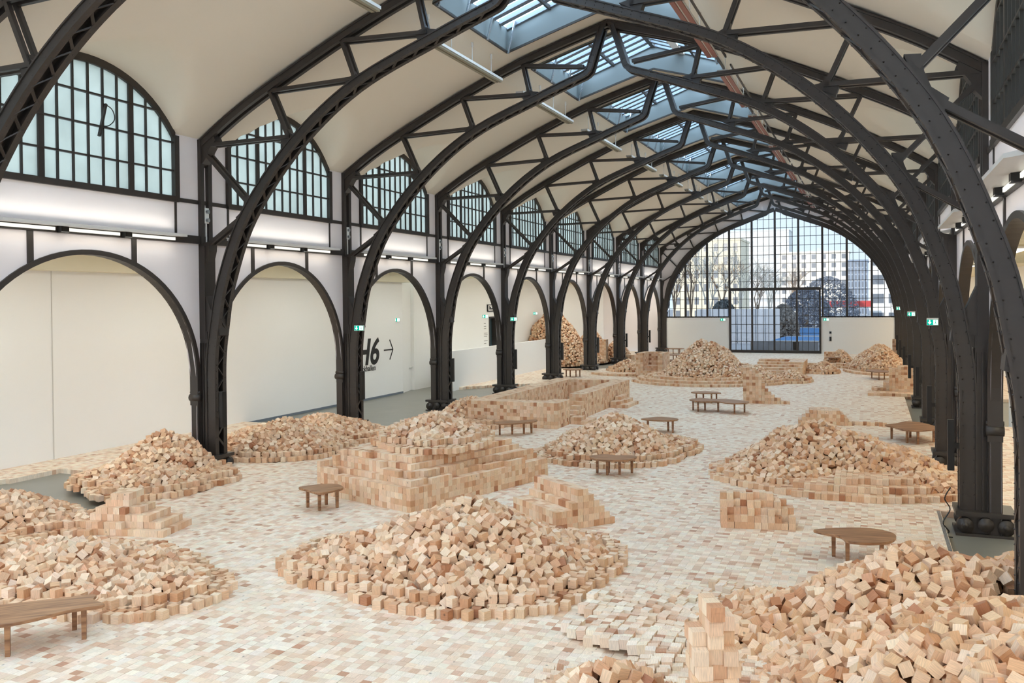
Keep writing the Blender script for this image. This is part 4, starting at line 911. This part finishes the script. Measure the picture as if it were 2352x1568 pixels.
bench('low wooden bench beside the big stepped platform', [(-10.98, 15.10), (-10.72, 15.50), (-10.42, 15.62), (-10.12, 15.42), (-10.06, 15.22), (-10.20, 14.84), (-10.32, 14.76), (-10.66, 14.92)], [(-10.40, 14.98), (-10.22, 15.34), (-10.80, 15.14), (-10.58, 15.48)], .9)
bench('long wooden bench cut by the frame corner, nearest to the camera', [(-11.2, 7.05), (-10.3, 7.78), (-9.75, 8.30), (-9.45, 8.55), (-9.30, 8.40), (-9.02, 8.30), (-9.25, 8.02), (-9.45, 7.55), (-9.7, 7.25), (-10.6, 6.6)], [(-9.63, 7.43), (-9.22, 8.17), (-9.60, 8.36), (-10.4, 6.95), (-10.9, 7.0)], .75)
bench('small bean-shaped bench in front of the round mid-hall heap', [(-6.42, 20.55), (-6.15, 20.90), (-5.85, 20.88), (-5.55, 21.0), (-5.32, 20.85), (-5.38, 20.42), (-5.70, 20.22), (-6.10, 20.16)], [(-6.25, 20.62), (-5.95, 20.45), (-5.69, 20.62), (-5.46, 20.90), (-6.0, 20.75)], .1)
bench('wooden bench in front of the walled basin', [(-11.05, 25.4), (-10.75, 25.85), (-10.45, 25.92), (-10.05, 26.4), (-9.9, 26.05), (-10.1, 25.55), (-10.5, 25.2), (-10.85, 25.1)], [(-10.90, 25.45), (-10.28, 25.95), (-10.12, 26.2), (-10.6, 25.75)], .6)
bench('long wavy bench in the middle of the hall', [(-6.50, 33.5), (-6.20, 34.15), (-5.75, 33.95), (-5.30, 34.1), (-4.75, 33.9), (-4.28, 33.45), (-4.40, 32.85), (-4.95, 32.75), (-5.40, 33.15), (-6.0, 32.95)], [(-6.37, 33.6), (-6.12, 33.25), (-5.95, 33.75), (-5.45, 33.75), (-5.4, 33.4), (-4.75, 33.05), (-4.45, 33.5)], 0)
bench('short bench just behind the long wavy bench', [(-6.95, 36.3), (-6.5, 36.75), (-6.0, 36.6), (-5.75, 36.25), (-6.2, 35.95), (-6.7, 35.95)], [(-6.75, 36.3), (-6.1, 36.1), (-5.95, 36.4), (-6.5, 36.5)], 0)
bench('bench half hidden behind the round mid-hall heap', [(-6.9, 27.6), (-6.5, 28.2), (-6.0, 28.15), (-5.75, 27.85), (-5.95, 27.45), (-6.4, 27.4)], [(-6.1, 27.95), (-5.9, 27.7), (-6.7, 27.7)], 0)
bench('broad heart-shaped bench beside the third column of the camera side', [(.30, 28.55), (.62, 29.0), (.92, 29.55), (1.35, 29.35), (1.72, 28.4), (1.50, 27.85), (1.10, 27.55), (.75, 27.65), (.55, 28.1)], [(.48, 28.55), (.88, 27.85), (1.16, 27.78), (1.60, 28.3), (1.0, 29.0)], .3)
bench('bench with a scooped end behind the nearest heap', [(-.90, 15.22), (-.45, 15.50), (.0, 15.60), (.30, 15.35), (.25, 14.9), (-.05, 14.66), (-.38, 14.66), (-.52, 14.92), (-.84, 15.08)], [(-.62, 15.22), (-.40, 14.88), (.1, 14.95), (.1, 15.35)], .15)
bench('small bench by the fourth column of the H6 sign side', [(-16.0, 46.4), (-15.7, 46.9), (-15.3, 47.0), (-14.95, 46.7), (-15.1, 46.2), (-15.6, 46.05)], [(-15.85, 46.5), (-15.55, 46.3), (-15.25, 46.4), (-15.12, 46.7)], 0)
bench('bench in front of the white far panel on the H6 sign side', [(-15.1, 68.4), (-14.8, 69.0), (-14.2, 69.1), (-13.7, 68.8), (-13.9, 68.2), (-14.6, 68.1)], [(-14.9, 68.5), (-14.5, 68.4), (-14.0, 68.5), (-14.2, 68.9)], 0)
bench('upper of two small benches behind the square block structure', [(-13.8, 60.5), (-13.4, 61.2), (-12.7, 61.2), (-12.3, 60.7), (-12.7, 60.1), (-13.4, 60.0)], [(-13.55, 60.5), (-13.2, 60.35), (-12.6, 60.5), (-12.9, 60.9)], 0)
bench('lower of two small benches behind the square block structure', [(-12.6, 55.3), (-12.2, 55.9), (-11.5, 55.8), (-11.1, 55.2), (-11.6, 54.8), (-12.2, 54.9)], [(-12.4, 55.3), (-11.7, 55.1), (-11.5, 55.5), (-12.0, 55.7)], 0)
bench('small bench in front of the ragged wall of blocks', [(-.4, 49.7), (-.2, 50.5), (.4, 50.4), (.75, 49.6), (.6, 48.8), (.1, 48.8)], [(-.1, 50.0), (.24, 48.9), (.5, 49.5)], 0)
bench('small bench in front of the far block cube', [(-2.9, 60.3), (-2.5, 60.8), (-2.1, 60.6), (-1.95, 60.1), (-2.4, 59.8), (-2.8, 59.9)], [(-2.68, 60.4), (-2.21, 60.2), (-2.4, 60.0)], 0)
# ------------------------------------------------------------------ signs and lettering
def exit_sign(loc, rz, w, h, label, hang=0.):
    r = empty('exit_sign', loc, rz)      # faces local -y
    q = MB(); q.box(-w/2, w/2, 0, .06, 0, h); q.build('housing', 'white_metal', r)
    q = MB(); q.box(-w/2+.01, w/2-.01, -.006, 0, .01, h-.01); q.build('green_face', 'sign_green', r)
    a = MB(); k = h*.36; c = -w*.24; z = h/2
    a.poly([(c-k*.25, -.009, z+k), (c+k*.25, -.009, z+k), (c+k*.25, -.009, z), (c+k*.75, -.009, z), (c, -.009, z-k), (c-k*.75, -.009, z), (c-k*.25, -.009, z)]); a.build('arrow', 'sign_white', r)
    p = MB(); p.poly([(w*.06, -.009, h*.12), (w*.44, -.009, h*.12), (w*.44, -.009, h*.88), (w*.06, -.009, h*.88)]); p.build('doorway_panel', 'sign_white', r)
    f = MB(); x = w*.25
    f.cyl((x+.02*h, -.012, h*.74), (x+.02*h, -.0115, h*.74), h*.08, n=8); f.poly([(x-.05*h, -.012, h*.62), (x+.10*h, -.012, h*.62), (x+.06*h, -.012, h*.40), (x+.2*h, -.012, h*.22), (x+.1*h, -.012, h*.18), (x-.02*h, -.012, h*.36), (x-.16*h, -.012, h*.2), (x-.22*h, -.012, h*.26), (x-.06*h, -.012, h*.44)]); f.build('running_figure', 'sign_green', r)
    if hang: q = MB(); q.box(-w/2, w/2, .01, .05, h, h+.03); q.build('hanger', 'white_metal', r)
    tag(r, label, 'exit sign', 'green exit signs')
exit_sign((XL+.68, YI(2)-.12, 3.30), .1, .34, .17, 'green exit sign on the second column of the H6 sign side')
exit_sign((XL+.68, YI(4)-.12, 3.30), .1, .34, .17, 'green exit sign on the fourth column of the H6 sign side')
exit_sign((XR-.56, YI(2)-.08, 3.50), -.1, .27, .155, 'green exit sign on the second column of the camera side', 1)
exit_sign((XR-.57, YI(4)-.08, 3.48), -.1, .29, .16, 'green exit sign on the fourth column of the camera side', 1)
exit_sign((XR-.53, YI(7)-.08, 3.48), -.1, .3, .17, 'green exit sign on the seventh column of the camera side', 1)
exit_sign((-20.76, 36.3, 3.3), .9, .30, .17, 'green exit sign above the slanting ramp wall')
exit_sign((-20.9, 46.8, 3.25), .9, .40, .20, 'green exit sign next to the raised aisle doorway')
exit_sign((-20.9, 55.0, 3.3), .9, .36, .18, 'green exit sign on the far aisle wall')
exit_sign((-11.1, YFAR-.08, 2.5), 0, .42, .2, 'green exit sign on the far panel of the H6 sign side')
exit_sign((-3.35, YFAR-.08, 2.5), 0, .42, .2, 'green exit sign on the far panel with the mounted boxes')
def text(name, body, size, loc, label, shear=0., off=0., cat='lettering', grp=None):
    c = bpy.data.curves.new(name, 'FONT'); c.body = body; c.size = size; c.shear = shear; c.offset = off; c.extrude = .004; c.materials.append(M['text'])
    t_ = bpy.data.objects.new(name, c); COL.objects.link(t_); bpy.context.view_layer.update(); me = bpy.data.meshes.new_from_object(t_.evaluated_get(bpy.context.evaluated_depsgraph_get())); bpy.data.objects.remove(t_)
    o = link(name, me); o.location = loc; o.rotation_euler = (math.pi/2, 0, math.pi/2); tag(o, label, cat, grp); return o
WXF = -20.79
text('wall_lettering', 'H6', 1.62, (WXF, 32.68, 1.47), 'huge black slanted H6 lettering on the white gallery wall', .22, .035)
text('wall_lettering', 'Rieckhallen', .36, (WXF, 32.78, 1.17), 'small black Rieckhallen line under the H6 lettering', 0, .003)
a = MB(); a.box(-.006, .006, 0, .80, -.03, .03)
for sgn in (-1, 1): a.bar((0, .82, 0), (0, .52, sgn*.46), .012, .06, (0, 1, 0))
o = a.build('wall_arrow', 'text'); o.location = (WXF, 35.15, 2.02); tag(o, 'thin black arrow pointing away beside the H6 lettering', 'arrow')
r = empty('pictogram_sign', (-20.97, 47.75, 3.62)); q = MB(); q.box(0, .05, -.48, .48, 0, .42); q.build('panel', 'black', r); q = MB(); q.box(.05, .056, -.42, .42, .05, .37); q.build('white_field', 'white_metal', r)
q = MB(); q.poly([(.058, -.3, .12), (.058, .3, .12), (.058, .3, .2), (.058, -.05, .2), (.058, -.05, .27), (.058, -.2, .27), (.058, -.2, .33), (.058, -.3, .33)]); q.build('symbol', 'text', r); tag(r, 'black and white pictogram sign above the raised aisle doorway', 'sign')
for k, (y, z, w, h) in enumerate(((46.85, 2.92, .25, .04), (46.85, 2.75, .3, .03), (46.85, 2.62, .3, .03), (46.85, 2.35, .5, .03), (46.85, 2.26, .5, .03), (46.85, 2.17, .45, .03), (46.85, 1.9, .5, .03), (46.85, 1.75, .3, .03))):
    q = MB(); q.box(0, .005, 0, w, 0, h); o = q.build('wall_text_line', mat('grey text', srgb(120, 118, 112), .7)); o.location = (-21.0, y, z); tag(o, 'faint grey line of wall text beside the raised aisle doorway', 'wall text', 'introductory wall text lines')
for nm, z, h, lab in (('call_panel', 1.52, .18, 'small square call panel on the far white panel'), ('door_panel', .95, .35, 'upright dark door control on the far white panel')):
    r = empty(nm, (-3.05, YFAR-.05, z)); q = MB(); q.box(-.08, .08, 0, .05, 0, h); q.build('plate', 'grey_metal', r); q = MB(); q.box(-.05, .05, -.02, 0, .03, h-.03); q.build('button', 'black', r); tag(r, lab, 'control panel')
r = empty('wall_lamp', (-21.55, 40.6, .45)); q = MB(); q.cyl((0, 0, 0), (.06, 0, 0), .07, n=12); q.build('lens', 'sign_white', r); q = MB(); q.cyl((-.02, 0, 0), (.02, 0, 0), .09, n=12); q.build('rim', 'white_metal', r); tag(r, 'small round step light low on the slanting ramp wall', 'wall lamp')
# black cable hanging on the nearest lunette
cu = MB(); pts = [(XL+.05, 15.02, 8.75), (XL+.06, 15.22, 8.66), (XL+.06, 15.28, 8.45), (XL+.05, 15.12, 8.28), (XL+.05, 14.92, 8.25)]
pts = cat_rom(pts, 6)
for a_, b_ in zip(pts[:-1], pts[1:]): cu.cyl(a_, b_, .012, n=5)
o = cu.build('window_cable', 'black'); tag(o, 'thin black looped cable hanging at the nearest frosted lunette', 'cable')
q = MB(); q.bar((XL+.05, 15.05, 8.76), (XL+.05, 14.85, 8.0), .05, .06); o = q.build('window_opener', 'iron'); tag(o, 'dark opener rod on the nearest frosted lunette', 'window opener')
cu = MB(); pts = cat_rom([(1.28, 17.8, .75), (1.18, 17.75, .55), (1.27, 17.8, .35), (1.15, 17.7, .12), (1.25, 17.75, -.06), (1.05, 17.65, -.1), (1.3, 17.6, -.11)], 6)
for a_, b_ in zip(pts[:-1], pts[1:]): cu.cyl(a_, b_, .011, n=5)
o = cu.build('floor_cable', 'black'); tag(o, 'thin dark cable curling down the plinth of the first column of the camera side', 'cable')
# ------------------------------------------------------------------ outside the far window
q = MB(); q.box(-160, 160, 71.6, 420, -.7, -.3); o = q.build('ground_outside', mat('grey yard paving', srgb(165, 168, 176), .9, 0, .2, (.3, .15))); tag(o, 'grey forecourt beyond the far window', None, None, 'structure')
def ray_at(u, v, Y):
    d = CR*((u-1176)/FPX)+CU*((CPY-v)/FPX)+CW; t = Y/d.y; return d.x*t, HCAM+d.z*t
WIN_D = mat('dark window pane', srgb(96, 108, 122), .2, 0, .6)
def building(label, u0, u1, vtop, Y, wall, rows, cols_, wv=(.45, .55), depth=14, group='buildings beyond the far window', win=None):
    x0, zt = ray_at(u0, vtop, Y); x1, _ = ray_at(u1, vtop, Y); r = empty('building', ((x0+x1)/2, Y, -.3)); W = x1-x0; Hh = zt+.3
    q = MB(); q.box(-W/2, W/2, 0, depth, 0, Hh); q.build('facade', mat('facade', wall, .85), r)
    q = MB(); q.box(-W/2-.2, W/2+.2, -.2, depth+.2, Hh, Hh+.4); q.build('cornice', mat('cornice', wall, .85), r)
    fh = Hh/rows; cw = W/cols_
    for a in range(rows):
        for b in range(cols_):
            x = -W/2+cw*(b+.5); z = fh*(a+.5); q = MB(); q.box(x-cw*wv[0]/2, x+cw*wv[0]/2, -.06, .0, z-fh*wv[1]/2, z+fh*wv[1]/2); w = q.build('window', win or WIN_D, r)
            q = MB(); q.box(x-cw*wv[0]/2, x+cw*wv[0]/2, -.12, -.02, z-fh*wv[1]/2-.12, z-fh*wv[1]/2); q.build('sill', mat('sill', wall, .8) if False else 'white_metal', w)
    tag(r, label, 'building', group)
building('white apartment block with rows of square windows', 1790, 1950, 582, 300, srgb(246, 240, 228), 7, 7)
building('tall pale office slab with ribbon windows', 1640, 1812, 535, 350, srgb(226, 226, 224), 11, 12, (.85, .45), win=mat('pale window', srgb(170, 178, 186), .3))
building('cream building behind the birch trees', 1545, 1700, 556, 190, srgb(240, 230, 206), 6, 7)
building('white corner house with wide dark windows', 1996, 2075, 578, 150, srgb(238, 238, 236), 4, 2, (.72, .5))
building('grey glass office house beside the white corner house', 1946, 1993, 600, 260, srgb(150, 164, 184), 8, 6, (.5, .8))
def tree(label, x, y, h, seed, bark, spread=.34):
    rd = random.Random(seed); r = empty('bare_tree', (x, y, -.3)); T = MB(); B = MB()
    def grow(p, d, L, rad, lev):
        e = p+d*L; (T if lev < 1 else B).cyl(p, e, rad, rad*.7, n=5 if lev < 2 else 3)
        if lev >= 5: return
        for k in range(3 if lev < 4 else 2):
            v = Vector((rd.gauss(0, 1), rd.gauss(0, 1), rd.gauss(0, 1)*.5)).normalized(); nd = (d+v*(spread+.32*lev/2)+Vector((0, 0, .12))).normalized()
            grow(p+d*L*rd.uniform(.55, 1), nd, L*rd.uniform(.62, .8), rad*.62, lev+1)
    grow(Vector((0, 0, 0)), Vector((rd.gauss(0, .04), 0, 1)).normalized(), h*.32, h*.012, 0)
    T.build('trunk', bark, r); o = B.build('branches', bark, r); o['kind'] = 'stuff'; tag(r, label, 'tree', 'bare trees beyond the far window')
BK1 = mat('birch bark', srgb(226, 220, 208), .8); BK2 = mat('brown bark', srgb(150, 128, 108), .85)
for k, (u, Y, h, b, lab) in enumerate(((1552, 98, 12, BK2, 'brown bare tree at the edge of the far window'), (1590, 104, 14, BK2, 'brown bare tree left of the white birch'), (1628, 97, 13.5, BK1, 'white birch in front of the cream building'), (1655, 118, 14, BK2, 'brown bare tree behind the birches'), (1700, 101, 13.4, BK1, 'white birch over the gate lintel'), (1742, 110, 12, BK2, 'brown bare tree above the garden wall'), (1772, 100, 10.5, BK1, 'white birch beside the middle mullion'), (1812, 130, 12, BK2, 'brown bare tree before the apartment block'))):
    x, _ = ray_at(u, 700, Y); tree(lab, x, Y, h, k+11, b)
def dome_tree(label, u, v, Y, rx, hgt, col, seed):
    rd = np.random.default_rng(seed); x, zt = ray_at(u, v, Y); r = empty('evergreen_tree', (x, Y, -.3)); m = MB(); H_ = zt+.3
    for k in range(3200):
        t = rd.uniform(0, 1); a = rd.uniform(0, 6.283); rad = rx*math.sqrt(1-t**2)*rd.uniform(.75, 1); p = Vector((math.cos(a)*rad, math.sin(a)*rad, H_*.12+t*H_*.88)); s_ = rd.uniform(.10, .22)
        d1 = Vector(rd.normal(size=3)).normalized()*s_; d2 = Vector(rd.normal(size=3)).normalized()*s_; m.poly([p-d1, p+d2, p+d1, p-d2])
    o = m.build('foliage', mat('foliage', col, .9), r); o['kind'] = 'stuff'; q = MB(); q.cyl((0, 0, 0), (0, 0, H_*.5), .25); q.build('trunk', BK2, r); tag(r, label, 'tree', 'evergreen trees beyond the far window')
dome_tree('haze-toned blue-grey clipped tree in front of the apartment block', 1900, 636, 125, 4.3, 7, srgb(128, 136, 150), 1)  # distance haze and bluish shade are put into these foliage colours
dome_tree('dark shrub mass beside the gate leaf', 1852, 662, 108, 3.2, 6, srgb(120, 128, 144), 2)
dome_tree('low dark shrub by the garden wall', 1800, 700, 96, 1.6, 4, srgb(150, 146, 142), 3)
dome_tree('dark shrub low on the H6 sign side of the gate', 1662, 690, 95, 1.8, 4, srgb(120, 126, 130), 4)
x0, z0 = ray_at(1600, 708, 92); x1, z1 = ray_at(1790, 709, 92)
q = MB(); q.box(x0, x1, 92, 92.3, -.3, z1); o = q.build('garden_wall', mat('white garden wall', srgb(244, 240, 240), .85)); tag(o, 'long white garden wall outside the gate', 'wall')
for k in range(9):
    xx = x0+(x1-x0)*(k+.5)/9; q = MB(); q.box(xx-.03, xx+.03, 91.97, 92, -.3, z1); oo = q.build('joint', 'grey_metal', o)
TARP = mat('blue tarpaulin', srgb(70, 128, 186), .6)
for k, (u, v, Y, w, lab) in enumerate(((1850, 752, 100, 5.2, 'blue tarpaulin roof farther from the gate'), (1832, 772, 88, 5.0, 'blue tarpaulin roof nearer to the gate'))):
    x, z = ray_at(u, v, Y); r = empty('tarp_roof', (x, Y, -.3)); q = MB(); hgt = z+.3
    q.hexa([(-w/2, -1.5, .5), (w/2, -1.5, .5), (w/2, 1.5, .5), (-w/2, 1.5, .5), (-w*.2, -.6, hgt), (w*.5, -.6, hgt), (w*.5, .6, hgt), (-w*.2, .6, hgt)]); q.build('cover', TARP, r)
    q = MB(); q.bar((-w/2, -1.5, .55), (w/2, -1.5, .55), .08, .08); q.bar((-w*.2, -.6, hgt), (w*.5, -.6, hgt), .06, .06); q.build('edge', 'white_metal', r); tag(r, lab, 'tarpaulin', 'blue tarpaulins outside the gate')
for k, u in enumerate((1752, 1806, 1850)):
    x, z = ray_at(u, 797, 80); q = MB(); q.box(x-1.05, x+1.05, 80, 80.9, -.3, .45); o = q.build('stone_block', mat('stone', srgb(150, 150, 152), .9, 0, .2, (2, .2))); tag(o, f'grey stone block outside the gate, {ORD[k]} from the H6 sign side', 'stone block', 'stone blocks outside the gate')
x, z = ray_at(1945, 697, 140); q = MB(); q.box(x-3.5, x+3.5, 140, 141, z-.5, z+.4); q.box(x-3.5, x-3.3, 140, 141, -.3, z); q.box(x+3.3, x+3.5, 140, 141, -.3, z); o = q.build('red_awning', mat('red awning', srgb(196, 66, 66), .8)); tag(o, 'red awning beside the grey glass office house', 'awning')
